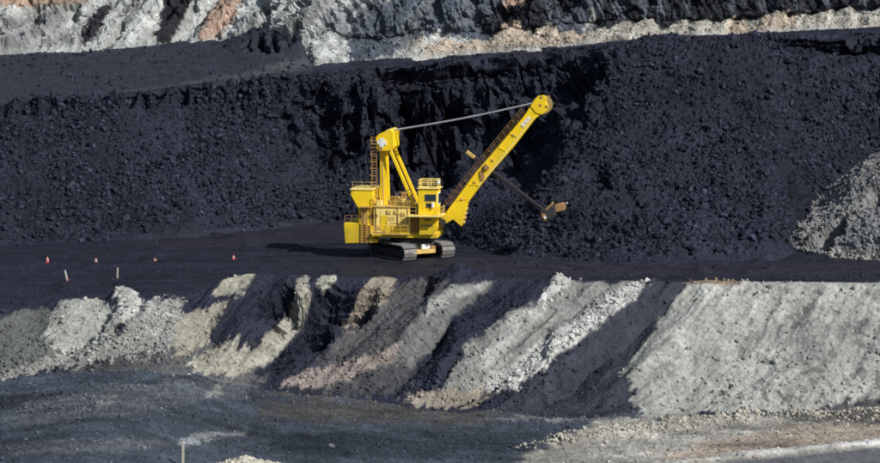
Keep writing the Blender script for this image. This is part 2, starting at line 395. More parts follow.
# ---- front edge of the shovel's bench, and the spoil slope below it
px = columns(1.15)
base_py = sm(ctrl(px, [(-300, 312), (0, 305), (60, 300), (105, 299), (150, 298), (178, 295), (200, 289), (260, 278), (400, 277), (600, 281), (880, 283), (1400, 284)]), 20)
edge_py = sm(ctrl(px, [(-300, 312), (0, 305), (40, 306), (60, 299), (105, 299), (113, 290), (120, 285), (130, 288), (142, 297), (152, 300), (163, 297), (178, 296), (190, 294), (215, 284), (240, 273), (300, 275), (340, 276), (390, 278), (432, 275), (450, 264), (458, 261), (468, 266), (490, 275), (530, 280), (547, 280), (556, 273), (572, 280), (640, 281), (655, 281), (690, 283), (705, 280), (760, 282), (880, 283), (1400, 284)]), 3)
edge_py = edge_py + 1.5*fbm(np.stack([px*.06, 0*px, 0*px], -1), 4, 205, .6)
base_z = ctrl(px, [(-300, -1.4), (0, -1.0), (120, -.6), (240, 0), (1400, 0)])
E0 = at_z(px, base_py, base_z); edge_dep = E0[:, 1]-CAM[1]
EDGE = at_depth(px, edge_py, edge_dep)
toe_py = sm(ctrl(px, [(-300, 388), (0, 380), (60, 371), (120, 364), (180, 367), (230, 376), (290, 387), (340, 388), (400, 399), (450, 406), (520, 410), (620, 413), (700, 413), (800, 411), (880, 409), (1400, 409)]), 15)
td = ray(px, toe_py); tt = -td[:, 2]/td[:, 1]
toe_dep = (CAM[2]-base_z + .75*edge_dep)/(tt+.75); TOE = at_depth(px, toe_py, toe_dep)
FX, FZ = TOE[:, 0].copy(), sm(TOE[:, 2].copy(), 30)       # level of the pit floor along x
def floor_z(x): return np.interp(x, FX, FZ)
Eb = EDGE + np.array([0, 2.5, 0]); Eb[:, 2] = base_z - .25 ; Eb2 = Eb + np.array([0, 1.5, -.6])
T2 = TOE + np.array([0, -2.2, -.15]); T3 = TOE + np.array([0, -4, -1.2])
P = profile([Eb2, Eb, EDGE, TOE, T2, T3], [5, 14, 130, 12, 6], 3)
N = normals(P)
if N[len(px)//2, 60, 2] < 0: N = -N
qx, qy = to_px(P); vi = np.arange(P.shape[1])[None, :] + 0*qx
act = sstep(15, 30, vi)*(1-sstep(140, 158, vi)); low = sstep(20, 60, vi)*(1-sstep(120, 152, vi))
drop = EDGE[:, None, 2]-P[..., 2]
q = P[..., 0] + np.interp(qx, [0, 300, 560, 660, 760, 880], [1.0, 1.2, 1.4, 1.25, 1.0, .85])*drop + 1.7*fbm(P*.13, 3, 203)*np.clip(drop*.5, 0, 1)                                        # spurs run down to the left
qpx = 440 + q*8.66
rid = np.interp(qpx + 14*fbm(P*.16, 3, 201), [-200, 0, 60, 110, 140, 172, 205, 240, 272, 310, 352, 392, 432, 470, 515, 556, 608, 652, 690, 728, 790, 860, 950, 1100, 1300],
                [0, .6, -.4, .9, -.6, 1.2, -.6, .9, -1.3, 1.2, -1.9, 1.2, -.3, 1.5, -1.0, 1.6, -.4, 1.4, -1.6, .5, -.3, .6, -.3, .4, 0])
d = rid*.8*low
st = fbm(np.stack([q*.75, P[..., 1]*.04, drop*.12], -1), 4, 211)
st2 = fbm(np.stack([q*2.2, P[..., 1]*.1, drop*.22], -1), 3, 215)
pat = sstep(-.35, .35, fbm(P*.11, 3, 217))
gl = 1-np.abs(fbm(np.stack([q*.42, P[..., 1]*.05, drop*.07], -1), 3, 218))*2.2
cmb = 1-.5*sstep(640, 730, qpx)
d = d + act*(st*.55*(.5+.5*cmb) + gl*.35*pat*cmb + st2*.1*pat*cmb + fbm(P*.35, 4, 221, .55)*.45)
_, _, c1 = worley(P*1.4, 230); f1, _, c2 = worley(P*2.8, 235)
d = d + act*((c1-.5)*.15 + (c2-.5)*.1)*(1-.6*sstep(430, 520, qx)*np.where(qpx > 655, 1, .6))
# coal outcrop with ledges
wob = fbm(P*.4, 3, 241)*7
for depth_, soft, poly in [
    (2.4, 5, [(262, 305), (285, 290), (298, 300), (298, 318), (280, 330), (264, 324)]),
    (3.0, 6, [(306, 302), (322, 288), (352, 294), (382, 298), (372, 318), (352, 326), (322, 326), (306, 318)]),
    (2.2, 5, [(306, 328), (326, 328), (330, 348), (312, 354), (304, 342)]),
    (1.2, 4, [(418, 292), (428, 278), (436, 284), (424, 300)])]:
    m = softpoly(qx+wob, qy+wob*.7, poly, soft); d = d - m*(depth_ + 1.1*(np.floor(drop*1.1+c1*.6) % 2))
P2 = P + N*d[..., None]
pl = (.325, .332, .305); gy = (.22, .222, .212); wh = (.43, .43, .41); dg = (.06, .062, .07); pk = (.235, .2, .185); tan = (.25, .238, .2)
BACK = COAL*1.2
polys = [  # spoil and coal tones, with sunlit ridge sides painted into the pale patches
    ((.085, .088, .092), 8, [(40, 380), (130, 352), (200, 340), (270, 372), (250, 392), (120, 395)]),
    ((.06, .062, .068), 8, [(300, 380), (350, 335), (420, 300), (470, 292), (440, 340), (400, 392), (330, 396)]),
    ((.11, .118, .115), 6, [(-400, 322), (0, 316), (40, 310), (62, 308), (60, 350), (30, 372), (0, 378), (-400, 386)]),
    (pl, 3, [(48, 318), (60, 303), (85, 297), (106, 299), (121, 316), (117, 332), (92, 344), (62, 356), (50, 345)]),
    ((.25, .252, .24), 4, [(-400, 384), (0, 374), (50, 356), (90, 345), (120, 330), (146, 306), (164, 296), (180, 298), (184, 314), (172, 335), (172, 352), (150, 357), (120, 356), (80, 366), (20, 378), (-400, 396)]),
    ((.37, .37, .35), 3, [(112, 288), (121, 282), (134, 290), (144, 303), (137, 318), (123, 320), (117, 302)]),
    (tan, 4, [(172, 322), (203, 309), (232, 304), (216, 322), (203, 352), (182, 354), (170, 342)]),
    ((.285, .275, .235), 3, [(172, 372), (236, 336), (239, 350), (258, 346), (286, 318), (294, 290), (300, 273), (313, 272), (311, 286), (304, 318), (288, 346), (266, 363), (236, 374)]),
    ((.27, .265, .22), 4, [(214, 296), (226, 277), (253, 268), (251, 283), (236, 297)]),
    ((.33, .33, .28), 2, [(316, 284), (322, 273), (338, 274), (328, 288), (317, 291)]),
    ((.075, .073, .078), 6, [(312, 368), (350, 328), (392, 286), (428, 278), (446, 292), (424, 322), (396, 347), (350, 358)]),
    ((.25, .215, .175), 4, [(354, 302), (368, 280), (384, 273), (396, 278), (393, 294), (370, 312), (352, 330), (344, 336), (351, 316)]),
    (pk, 4, [(284, 380), (340, 364), (402, 342), (397, 358), (352, 381), (312, 389), (286, 389)]),
    ((.14, .145, .14), 5, [(394, 350), (428, 302), (460, 286), (492, 288), (474, 302), (452, 322), (432, 352), (402, 374)]),
    ((.25, .255, .24), 3, [(424, 304), (456, 287), (494, 285), (470, 294), (440, 306), (420, 324)]),
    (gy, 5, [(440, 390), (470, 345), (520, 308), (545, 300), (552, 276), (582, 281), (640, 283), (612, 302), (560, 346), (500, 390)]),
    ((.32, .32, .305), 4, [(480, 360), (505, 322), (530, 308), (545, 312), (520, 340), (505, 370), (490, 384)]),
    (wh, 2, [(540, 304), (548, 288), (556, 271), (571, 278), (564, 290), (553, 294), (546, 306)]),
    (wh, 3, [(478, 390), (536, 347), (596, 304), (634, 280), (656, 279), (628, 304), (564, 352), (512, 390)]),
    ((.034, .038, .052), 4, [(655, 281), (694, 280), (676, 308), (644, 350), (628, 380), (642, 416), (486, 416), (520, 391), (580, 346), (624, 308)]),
    (pl, 4, [(690, 281), (760, 280), (1600, 281), (1600, 412), (860, 405), (780, 412), (640, 418), (624, 382), (634, 358), (662, 318)]),
    ((.27, .27, .255), 5, [(760, 330), (800, 318), (880, 322), (900, 360), (860, 372), (800, 366)]),
    ((.27, .24, .2), 4, [(402, 398), (446, 387), (502, 389), (474, 406), (432, 408)]),
    ((.075, .075, .08), 4, [(798, 412), (820, 404), (880, 398), (1500, 395), (1500, 420), (798, 420)])]
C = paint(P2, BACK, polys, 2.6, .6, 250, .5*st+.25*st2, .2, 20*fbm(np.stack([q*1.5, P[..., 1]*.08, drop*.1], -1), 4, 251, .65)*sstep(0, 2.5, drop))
lum = C.mean(-1, keepdims=True)
C *= (1+.22*fbm(P2*.7, 3, 260)[..., None])*(.84+.32*c2[..., None])*(1+.3*np.clip((st2*.5*pat+gl*.25*pat)*cmb+st*.5, -.7, .7)[..., None])*(1+.2*fbm(P2*.12, 3, 262)[..., None])
# clods of coal rolled down over the pale slope
cl = sstep(.28, .42, fbm(P2*1.1, 3, 270) + .35*fbm(P2*.13, 2, 271))[..., None]*sstep(700, 760, qx)[..., None]*act[..., None]
C = C*(1-.6*cl) + np.array((.09, .09, .092))*.6*cl
# tan rim on the edge
rim = softpoly(qx+fbm(P*.8, 2, 280)*6, qy+fbm(P*.8, 2, 281)*2, [(678, 274), (738, 275), (740, 285), (690, 285)], 2)[..., None]
C = C*(1-rim) + np.array((.23, .175, .135))*rim
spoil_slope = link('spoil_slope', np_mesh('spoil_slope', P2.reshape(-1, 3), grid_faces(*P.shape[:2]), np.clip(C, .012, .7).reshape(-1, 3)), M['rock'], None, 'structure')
spoil_slope['label'] = 'grey and white spoil slope with coal streaks below the shovel bench'
N2 = normals(P2)
if N2[len(px)//2, 60, 2] < 0: N2 = -N2
Cf = C.reshape(-1, 3)
NR = 9000
wg = act*(.35 + 1.2*sstep(70, 140, vi))*(1-.72*sstep(640, 720, qpx)) + .4*sstep(8, 20, vi)*(1-act)
wg = wg + 2.2*softpoly(qx, qy, [(478, 392), (536, 347), (596, 304), (634, 280), (656, 279), (628, 304), (564, 352), (512, 392)], 4) + 1.4*softpoly(qx, qy, polys[4][2], 4)*(qx > -20)
pos, nn, idx = pick(P2, N2, NR, rng, wg)
size = .1+.5*rng.random(NR)**4.5
link('spoil_rubble', rocks_mesh('spoil_rubble', pos+nn*size[:, None]*.1, size, Cf[idx]*rng.uniform(.75, 1.35, (NR, 1)), 6), M['lump'], spoil_slope, 'stuff')
wr = (qx > 700)*act*(qy > 320)*(fbm(P2*.25, 2, 290) > -.1)
lumps('spoil_boulder', P2, N2, 36, .45, 1.0, (.30, .30, .275), spoil_slope, 21, wr + 1e-9, .05)
wr = (qx > 690)*act*sstep(.0, .4, fbm(P2*.2, 3, 291))*(.3+(qy > 330))
lumps('coal_clod', P2, N2, 60, .25, .8, (.10, .10, .098), spoil_slope, 23, wr + 1e-9, 0)
lumps('tan_boulder', P2, N2, 16, .35, .9, (.23, .175, .135), spoil_slope, 24, softpoly(qx, qy, [(684, 275), (735, 276), (738, 284), (690, 284)], 1) + 1e-9, .1)
wr = softpoly(qx, qy, [(486, 390), (560, 345), (630, 285), (652, 283), (580, 345), (520, 390)], 3) + softpoly(qx, qy, [(541, 302), (556, 272), (571, 280), (550, 304)], 2)
lumps('white_boulder', P2, N2, 60, .45, 1.0, (.45, .45, .43), spoil_slope, 22, wr + 1e-9, .08)

# ---- bench floor the shovel stands on
px = columns(2.2)
e = np.interp(px, columns(1.15), np.arange(len(columns(1.15))))
ei = np.clip(np.round(e).astype(int), 0, len(EDGE)-1)
B0 = EDGE[ei].copy(); B0[:, 1] += .4; B0[:, 2] = base_z[ei]-.5
B1 = EDGE[ei].copy(); B1[:, 1] += 2.0; B1[:, 2] = base_z[ei]+.02
bt = sm(ctrl(px, [(-300, 252), (0, 247), (100, 243), (200, 237), (300, 225), (335, 222), (375, 224), (420, 233), (460, 247), (500, 257), (560, 261), (640, 263), (770, 262), (800, 252), (830, 244), (880, 236), (1400, 232)]), 6)
B3 = at_z(px, bt, 0.0); B3[:, 1] += 4
B2 = B1*.6 + B3*.4; B2[:, 2] = 0
P = profile([B0, B1, B2, B3], [3, 70, 90], 2); qx, qy = to_px(P)
vi = np.arange(P.shape[1])[None, :] + 0*qx
_, _, c1 = worley(P*2.0, 310)
near_shovel = np.exp(-(((P[..., 0]+3)/14)**2 + ((P[..., 1]-7)/10)**2))
z = fbm(P*.08, 3, 301)*.28 + fbm(P*np.array([.15, .6, .5]), 3, 305)*.16 + (c1-.5)*.07
for y0_, sl_ in ((3.0, .16), (-9.0, -.03)):
    for o_ in (-2.9, 2.9):
        ln_ = y0_ + sl_*(P[..., 0]-10) + o_; rt = np.exp(-((P[..., 1]-ln_)/.9)**4)
        z = z - .1*rt + rt*.07*(np.sin(P[..., 0]*9) > .2)
P2 = P.copy(); P2[..., 2] += z*sstep(2, 12, vi)*(1-near_shovel) + .5*np.clip(fbm(P*.35, 3, 306)-.22, 0, 1)*2*sstep(4, 14, vi)*(1-near_shovel)
C = np.empty(P.shape); C[:] = (.0165, .0172, .027)
str_ = fbm(np.stack([P[..., 0]*.03, P[..., 1]*.55, 0*qx], -1), 4, 320)[..., None]
C *= 1 + .45*str_ + .25*fbm(P*.8, 3, 325)[..., None]
lil = softpoly(qx, qy+fbm(P*.2, 2, 330)*3, [(460, 258), (560, 263), (760, 265), (880, 262), (880, 274), (720, 276), (560, 274), (470, 268)], 5)[..., None]
C = C*(1-.5*lil) + np.array((.028, .025, .034))*.5*lil
lil = softpoly(qx, qy+fbm(P*.2, 2, 331)*3, [(120, 246), (220, 238), (330, 222), (400, 226), (420, 240), (300, 240), (180, 248)], 6)[..., None]
C = C*(1-.5*lil) + np.array((.03, .028, .037))*.5*lil
wheel = np.abs(((P[..., 1]+.02*P[..., 0]) % 7)-3.2); wheel = (np.exp(-((wheel-1.4)/.28)**2)*(fbm(P*.1, 2, 333) > -.1))[..., None]
C *= 1+.3*wheel
bench_floor = link('bench_floor', np_mesh('bench_floor', P2.reshape(-1, 3), grid_faces(*P.shape[:2]), np.clip(C, .008, .5).reshape(-1, 3), True), M['dust'], None, 'structure')
N2 = normals(P2); N2 = np.where(N2[..., 2:3] < 0, -N2, N2)
pos, nn, idx = pick(P2, N2, 3500, rng, .15 + sstep(.0, .5, fbm(P*.12, 3, 340)) + 2*sstep(140, 160, vi) + 1.5*(1-sstep(3, 30, vi)))
size = .1+.4*rng.random(3500)**4
link('coal_rubble', rocks_mesh('bench_rubble', pos+nn*size[:, None]*.1, size, COAL*rng.uniform(.8, 1.6, (3500, 1)), 8), M['lump'], bench_floor, 'stuff')

# ---- pit floor in the foreground
px = columns(1.6)
T = at_depth(px, np.interp(px, columns(1.15), toe_py), np.interp(px, columns(1.15), toe_dep)); T[:, 1] += 3.5
def frow(y): r = T.copy(); r[:, 1] = y; r[:, 2] = floor_z(r[:, 0]); return r
T[:, 2] = floor_z(T[:, 0]) - .3
P = profile([T, frow(-92.0), frow(-125.0), frow(-330.0)], [210, 30, 20], 2); qx, qy = to_px(P)
X, Y = P[..., 0], P[..., 1]
_, _, c1 = worley(P*np.array([1.2, 1.2, 1]), 410); _, _, c2 = worley(P*2.6, 415)
fade = np.exp(-((qx-300)/420)**2)
strk = fbm(np.stack([X*.07+.03*Y, Y*.33+.05*X, 0*X], -1) + .5*fbm(P*.08, 2, 419)[..., None], 5, 420, .6)
near_toe = sstep(-14, -1, Y - np.interp(X, T[:, 0], T[:, 1]))
z = strk*.28 + fbm(P*.1, 3, 425)*.3 + (c1-.5)*.12 + (c2-.5)*.07 + fbm(P*.5, 3, 427)*.2*near_toe + near_toe*(fbm(P*.16, 3, 428)*.6+.1)
wl = Y + 58 - .315*(X-26.9); road = sstep(20, 26, X)*(1-sstep(-1.9, -1.1, wl))       # haul road, lower right
z = z*(1-road) - .2*road
# windrow of pale rock along the road
wind = np.exp(-(wl/.95)**4)*sstep(18, 28, X)
bermc = np.interp(X, [6, 15, 25, 33, 60], [-54, -47.5, -42.5, -39.5, -39]); berm = np.exp(-((Y-bermc)/2.6)**2)*sstep(4, 14, X)
for k, (sl_, y0_) in enumerate(((.10, -52.), (.14, -57.), (-.05, -63.), (.05, -70.), (.2, -66.))):     # tyre ruts
    ln_ = y0_ + sl_*X + 1.8*np.sin(X*.06+k) + 7*np.clip((X+8)/20, -1, 0)**2
    for o_ in (-1.3, 1.3):
        rt = np.exp(-((Y-ln_-o_)/.42)**2)*(1-road)*(1-sstep(10, 22, X)); z = z - .13*rt + .07*np.exp(-((Y-ln_-o_-.7)/.3)**2)*(1-sstep(10, 22, X))*(1-road)
z = z + wind*.35 + berm*(.55 + .35*fbm(P*.4, 2, 431))
P2 = P.copy(); P2[..., 2] += z
C = paint(P2, (.047, .058, .075), [
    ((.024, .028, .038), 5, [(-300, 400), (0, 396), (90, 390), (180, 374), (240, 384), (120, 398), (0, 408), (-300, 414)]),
    ((.075, .085, .1), 8, [(0, 412), (60, 396), (130, 382), (230, 378), (260, 396), (160, 410), (60, 424), (0, 428)]),
    ((.2, .205, .195), 4, [(205, 398), (214, 385), (224, 384), (222, 396), (210, 404)]),
    ((.17, .175, .175), 4, [(90, 405), (110, 397), (122, 398), (112, 407), (95, 411)]),
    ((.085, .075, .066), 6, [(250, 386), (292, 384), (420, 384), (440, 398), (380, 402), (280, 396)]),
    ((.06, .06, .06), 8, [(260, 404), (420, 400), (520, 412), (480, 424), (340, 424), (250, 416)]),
    ((.2, .215, .225), 3, [(176, 441), (206, 432), (250, 429), (252, 433), (214, 437), (182, 446)]),
    ((.08, .09, .1), 6, [(-100, 452), (60, 440), (170, 438), (180, 446), (60, 454), (-100, 462)]),
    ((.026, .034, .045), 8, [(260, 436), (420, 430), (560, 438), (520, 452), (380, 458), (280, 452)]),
    ((.15, .152, .155), 4, [(495, 416), (560, 414), (640, 417), (560, 421), (500, 421)]),
    ((.29, .28, .25), 6, [(500, 474), (536, 450), (580, 432), (600, 420), (690, 414), (780, 413), (880, 418), (1500, 418), (1500, 470), (600, 480)]),
    ((.32, .27, .22), 6, [(640, 462), (700, 444), (800, 426), (880, 420), (1500, 420), (1500, 436), (820, 444), (720, 458)]),
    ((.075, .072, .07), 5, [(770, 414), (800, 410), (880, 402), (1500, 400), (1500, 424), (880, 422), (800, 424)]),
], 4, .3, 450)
wm = np.clip(wind*1.3, 0, 1)[..., None]; rm = (road*(1-np.clip(wind*1.3, 0, 1)))[..., None]
C = C*(1-rm) + np.array((.13, .135, .145))*rm; C = C*(1-wm) + np.array((.52, .51, .48))*wm
strk2 = .6*fbm(np.stack([X*.16, Y*.5, 0*X], -1), 5, 422, .65) + .5*fbm(P*.09, 3, 423)
C *= (1+(.35*np.clip(strk, -.7, .7)+1.0*np.clip(strk2, -.6, .6))[..., None]*(1-rm))*(1+.25*fbm(P*.9, 3, 470)[..., None])*(.8+.4*c2[..., None])
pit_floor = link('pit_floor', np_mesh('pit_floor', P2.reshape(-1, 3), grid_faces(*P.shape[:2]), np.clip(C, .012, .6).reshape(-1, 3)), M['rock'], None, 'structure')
N2 = normals(P2); N2 = np.where(N2[..., 2:3] < 0, -N2, N2)
NR = 9000
wg = .25 + .8*near_toe + 3.2*berm + 1.0*softpoly(qx, qy, [(0, 412), (60, 392), (230, 378), (260, 396), (60, 424)], 8)
wg = wg*(1-.92*road)
pos, nn, idx = pick(P2, N2, NR, rng, wg)
size = .1+.42*rng.random(NR)**3.5
cc = C.reshape(-1, 3)[idx]*rng.uniform(.8, 1.5, (NR, 1)); bb = (berm.ravel()[idx] > .25)[:, None]
cc = np.where(bb, np.array((.38, .355, .30))*rng.uniform(.7, 1.3, (NR, 1)), cc)
link('gravel', rocks_mesh('gravel', pos+nn*size[:, None]*.1, size, np.clip(cc, 0, .7), 9), M['lump'], pit_floor, 'stuff')
lumps('pale_boulder', P2, N2, 190, .3, .95, (.40, .375, .32), pit_floor, 31, berm**2*(qx > 545)*(qx < 830) + 1e-9, .1)
lumps('grey_boulder', P2, N2, 40, .35, .8, (.13, .135, .14), pit_floor, 32, near_toe*(qx < 640) + .02, .05)

# ---- grey rock pile at the right of the coal
apex = at_depth(980, 92, 269.0); nu, nv = 420, 210
ang = np.linspace(math.radians(150), math.radians(300), nu); rad = np.linspace(0, 1, nv)**.9
A, R_ = np.meshgrid(ang, rad, indexing='ij'); H = apex[2]
Rm = 29.5 + 0*A; P = np.stack([apex[0]+np.cos(A)*R_*Rm, apex[1]+np.sin(A)*R_*Rm*.86, H*(1-R_)], -1)
N = normals(P); N = np.where(N[..., 2:3] < 0, -N, N)
act = sstep(0, .1, R_)*(1-sstep(.97, 1, R_)); qx, qy = to_px(P)
fx = np.stack([np.cos(A)*R_*30*.2, np.sin(A)*R_*30*.2, R_*2], -1)
_, _, c1 = worley(P*1.1, 510); _, _, c2 = worley(P*2.4, 515)
d = fbm(P*.12, 3, 501)*1.5*act + fbm(P*.4, 4, 505, .6)*.7*act + act*((c1-.5)*.4+(c2-.5)*.22)
wob = fbm(P*.5, 2, 507)*4
d = d - 2.2*softpoly(qx+wob, qy+wob, [(808, 250), (822, 238), (838, 224), (848, 220), (844, 236), (826, 250)], 2) - 2.2*softpoly(qx+wob, qy+wob, [(862, 204), (874, 190), (900, 176), (900, 190), (880, 202)], 2)
P2 = P + N*d[..., None]; P2[..., 2] -= .5*(R_ > .985)
C = paint(P2, (.2, .2, .198), [((.19, .195, .205), 8, [(838, 250), (856, 222), (880, 208), (960, 190), (960, 264), (836, 262)]), ((.29, .28, .255), 5, [(782, 262), (830, 252), (960, 250), (960, 270), (782, 268)])], 4, .4, 520)
C *= (1+.3*fbm(P2*.6, 3, 530)[..., None])*(.82+.36*c2[..., None])
rock_pile = link('rock_pile', np_mesh('rock_pile', P2.reshape(-1, 3), grid_faces(nu, nv), np.clip(C, .02, .6).reshape(-1, 3)), M['rock'], None, 'structure')
rock_pile['label'] = 'grey heap of broken rock against the coal at the right edge'
N2 = normals(P2); N2 = np.where(N2[..., 2:3] < 0, -N2, N2)
pos, nn, idx = pick(P2, N2, 4200, rng, act*R_, 60)
size = .14+.5*rng.random(4200)**4
link('rock_rubble', rocks_mesh('rock_rubble', pos+nn*size[:, None]*.12, size, C.reshape(-1, 3)[idx]*rng.uniform(.75, 1.05, (4200, 1)), 12), M['lump'], rock_pile, 'stuff')
lumps('pile_boulder', P2, N2, 30, .5, 1.3, (.16, .17, .165), rock_pile, 41, act*R_)

# ================================================================== MATERIALS FOR THINGS
def paint_mat(name, colr, rough=.45, dirt=.35, dirtcol=(.05, .045, .04), metal=0.0, scale=1.2, low=None):
    m, t, b = new_mat(name); Nn = t.nodes.new; L = t.links.new
    tc = Nn('ShaderNodeTexCoord'); mp = Nn('ShaderNodeMapping'); mp.inputs['Scale'].default_value = (1, 1, .35); L(tc.outputs['Object'], mp.inputs[0])
    n = Nn('ShaderNodeTexNoise'); n.inputs['Scale'].default_value = scale; n.inputs['Detail'].default_value = 9; n.inputs['Roughness'].default_value = .7; L(mp.outputs[0], n.inputs['Vector'])
    mr = Nn('ShaderNodeMapRange'); mr.inputs[1].default_value = .48; mr.inputs[2].default_value = .78; mr.inputs[3].default_value = 0; mr.inputs[4].default_value = dirt; L(n.outputs['Fac'], mr.inputs[0])
    mx = Nn('ShaderNodeMix'); mx.data_type = 'RGBA'; mx.inputs[6].default_value = (*colr, 1); mx.inputs[7].default_value = (*dirtcol, 1)
    L(mr.outputs[0], mx.inputs[0]); L(mx.outputs[2], b.inputs['Base Color'])
    ra = Nn('ShaderNodeMapRange'); ra.inputs[3].default_value = rough-.08; ra.inputs[4].default_value = rough+.25; L(n.outputs['Fac'], ra.inputs[0]); L(ra.outputs[0], b.inputs['Roughness'])
    if low is not None:                    # coal dust clinging to the lower parts of the machine
        sx = Nn('ShaderNodeSeparateXYZ'); L(tc.outputs['Object'], sx.inputs[0])
        zr_ = Nn('ShaderNodeMapRange'); zr_.inputs[1].default_value = low[1]; zr_.inputs[2].default_value = low[0]; zr_.inputs[3].default_value = -.12; zr_.inputs[4].default_value = .42; L(sx.outputs[2], zr_.inputs[0])
        n3 = Nn('ShaderNodeTexNoise'); n3.inputs['Scale'].default_value = 2.3; n3.inputs['Detail'].default_value = 8; n3.inputs['Roughness'].default_value = .75; L(mp.outputs[0], n3.inputs['Vector'])
        ad = Nn('ShaderNodeMath'); ad.operation = 'ADD'; L(zr_.outputs[0], ad.inputs[0]); L(n3.outputs['Fac'], ad.inputs[1])
        m3 = Nn('ShaderNodeMapRange'); m3.inputs[1].default_value = .5; m3.inputs[2].default_value = .95; m3.inputs[3].default_value = 0; m3.inputs[4].default_value = .42; L(ad.outputs[0], m3.inputs[0])
        mx2 = Nn('ShaderNodeMix'); mx2.data_type = 'RGBA'; mx2.inputs[7].default_value = (.10, .075, .05, 1); L(m3.outputs[0], mx2.inputs[0]); L(mx.outputs[2], mx2.inputs[6]); L(mx2.outputs[2], b.inputs['Base Color'])
    b.inputs['Metallic'].default_value = metal; b.inputs['Specular IOR Level'].default_value = .35
    return m
M['yellow'] = paint_mat('yellow_paint', (.90, .62, .012), .5, .34, (.3, .18, .03), low=(2.5, 7))
M['yellow_worn'] = paint_mat('worn_yellow_paint', (.62, .43, .12), .6, .7, (.12, .08, .05), 0, 2.5)
M['pale_house'] = paint_mat('dusty_yellow_paint', (.90, .71, .22), .6, .3, (.42, .29, .10), low=(1.5, 5.0))
M['rust'] = paint_mat('rusty_steel', (.36, .20, .075), .75, .6, (.08, .04, .03))
M['steel'] = paint_mat('dark_steel', (.05, .047, .05), .5, .5, (.02, .02, .02), .2)
M['shoe'] = paint_mat('dusty_track_steel', (.20, .19, .185), .5, .75, (.035, .035, .04), .25, 2.0)
M['worn'] = paint_mat('worn_steel', (.38, .37, .36), .38, .5, (.1, .09, .085), .55)
M['rail'] = paint_mat('grimy_rail', (.20, .115, .05), .7, .6, (.05, .035, .03))
M['rope'] = paint_mat('wire_rope', (.36, .37, .40), .5, .4, (.1, .1, .1), .2)
M['white'] = paint_mat('white_paint', (.8, .8, .78), .5, .25, (.3, .28, .25))
M['handle'] = paint_mat('handle_steel', (.03, .024, .03), .5, .6, (.04, .03, .035), .2)
M['orange'] = paint_mat('orange_plastic', (.6, .11, .07), .5, .3, (.2, .05, .03))
M['faded'] = paint_mat('faded_plastic', (.42, .2, .17), .7, .5, (.2, .17, .16))
M['dull'] = paint_mat('dull_white_tape', (.5, .48, .48), .7, .5, (.25, .22, .22))
M['olive'] = paint_mat('greasy_sheave', (.36, .27, .09), .55, .6, (.1, .07, .05), 0, 3)
M['wood'] = paint_mat('weathered_wood', (.42, .38, .32), .8, .5, (.18, .15, .12))
m, t, b = new_mat('window_glass'); b.inputs['Base Color'].default_value = (.03, .045, .06, 1); b.inputs['Roughness'].default_value = .08; M['glass'] = m
m, t, b = new_mat('black_recess'); b.inputs['Base Color'].default_value = (.018, .018, .02, 1); b.inputs['Roughness'].default_value = .8; M['black'] = m

class MB:
    def __init__(s): s.bm = bmesh.new()
    def hexa(s, c):                       # 8 corners: bottom ring, top ring
        v = [s.bm.verts.new(p) for p in c]
        for f in ((0, 3, 2, 1), (4, 5, 6, 7), (0, 1, 5, 4), (1, 2, 6, 5), (2, 3, 7, 6), (3, 0, 4, 7)): s.bm.faces.new([v[i] for i in f])
        return s
    def box(s, x0, x1, y0, y1, z0, z1):
        return s.hexa([(x0, y0, z0), (x1, y0, z0), (x1, y1, z0), (x0, y1, z0), (x0, y0, z1), (x1, y0, z1), (x1, y1, z1), (x0, y1, z1)])
    def prism(s, pts, y0, y1):            # polygon in xz, extruded along y
        a = [s.bm.verts.new((x, y0, z)) for x, z in pts]; b_ = [s.bm.verts.new((x, y1, z)) for x, z in pts]; n = len(pts)
        s.bm.faces.new(a); s.bm.faces.new(b_[::-1])
        for i in range(n): s.bm.faces.new((a[i], b_[i], b_[(i+1) % n], a[(i+1) % n]))
        return s
    def beam(s, p, q, wy, wz):            # rectangular beam; wy across, wz up
        p, q = Vector(p), Vector(q); d_ = (q-p).normalized(); ref = Vector((0, 1, 0)) if abs(d_.y) < .9 else Vector((1, 0, 0))
        side = (ref - d_*ref.dot(d_)).normalized(); up = side.cross(d_)
        a, c = side*wy/2, up*wz/2
        return s.hexa([p-a-c, p+a-c, p+a+c, p-a+c, q-a-c, q+a-c, q+a+c, q-a+c])
    def tube(s, p, q, r, n=8, r2=None):
        p, q = Vector(p), Vector(q); d_ = (q-p).normalized(); ref = Vector((0, 0, 1)) if abs(d_.z) < .9 else Vector((1, 0, 0))
        u = d_.cross(ref).normalized(); v = d_.cross(u); r2 = r if r2 is None else r2
        A_ = [s.bm.verts.new(p + (u*math.cos(2*math.pi*i/n) + v*math.sin(2*math.pi*i/n))*r) for i in range(n)]
        B_ = [s.bm.verts.new(q + (u*math.cos(2*math.pi*i/n) + v*math.sin(2*math.pi*i/n))*r2) for i in range(n)]
        s.bm.faces.new(A_[::-1]); s.bm.faces.new(B_)
        for i in range(n): s.bm.faces.new((A_[i], A_[(i+1) % n], B_[(i+1) % n], B_[i]))
        return s
    def mesh(s, name, bevel=0):
        bmesh.ops.recalc_face_normals(s.bm, faces=s.bm.faces)
        if bevel: bmesh.ops.bevel(s.bm, geom=list(s.bm.edges), offset=bevel, segments=1, affect='EDGES')
        me = bpy.data.meshes.new(name); s.bm.to_mesh(me); s.bm.free(); return me
    def build(s, name, mat, parent=None, bevel=0):
        o = link(name, s.mesh(name, bevel), mat, parent); return o
def tag(o, label, cat, group=None):
    o['label'] = label; o['category'] = cat
    if group: o['group'] = group
    return o

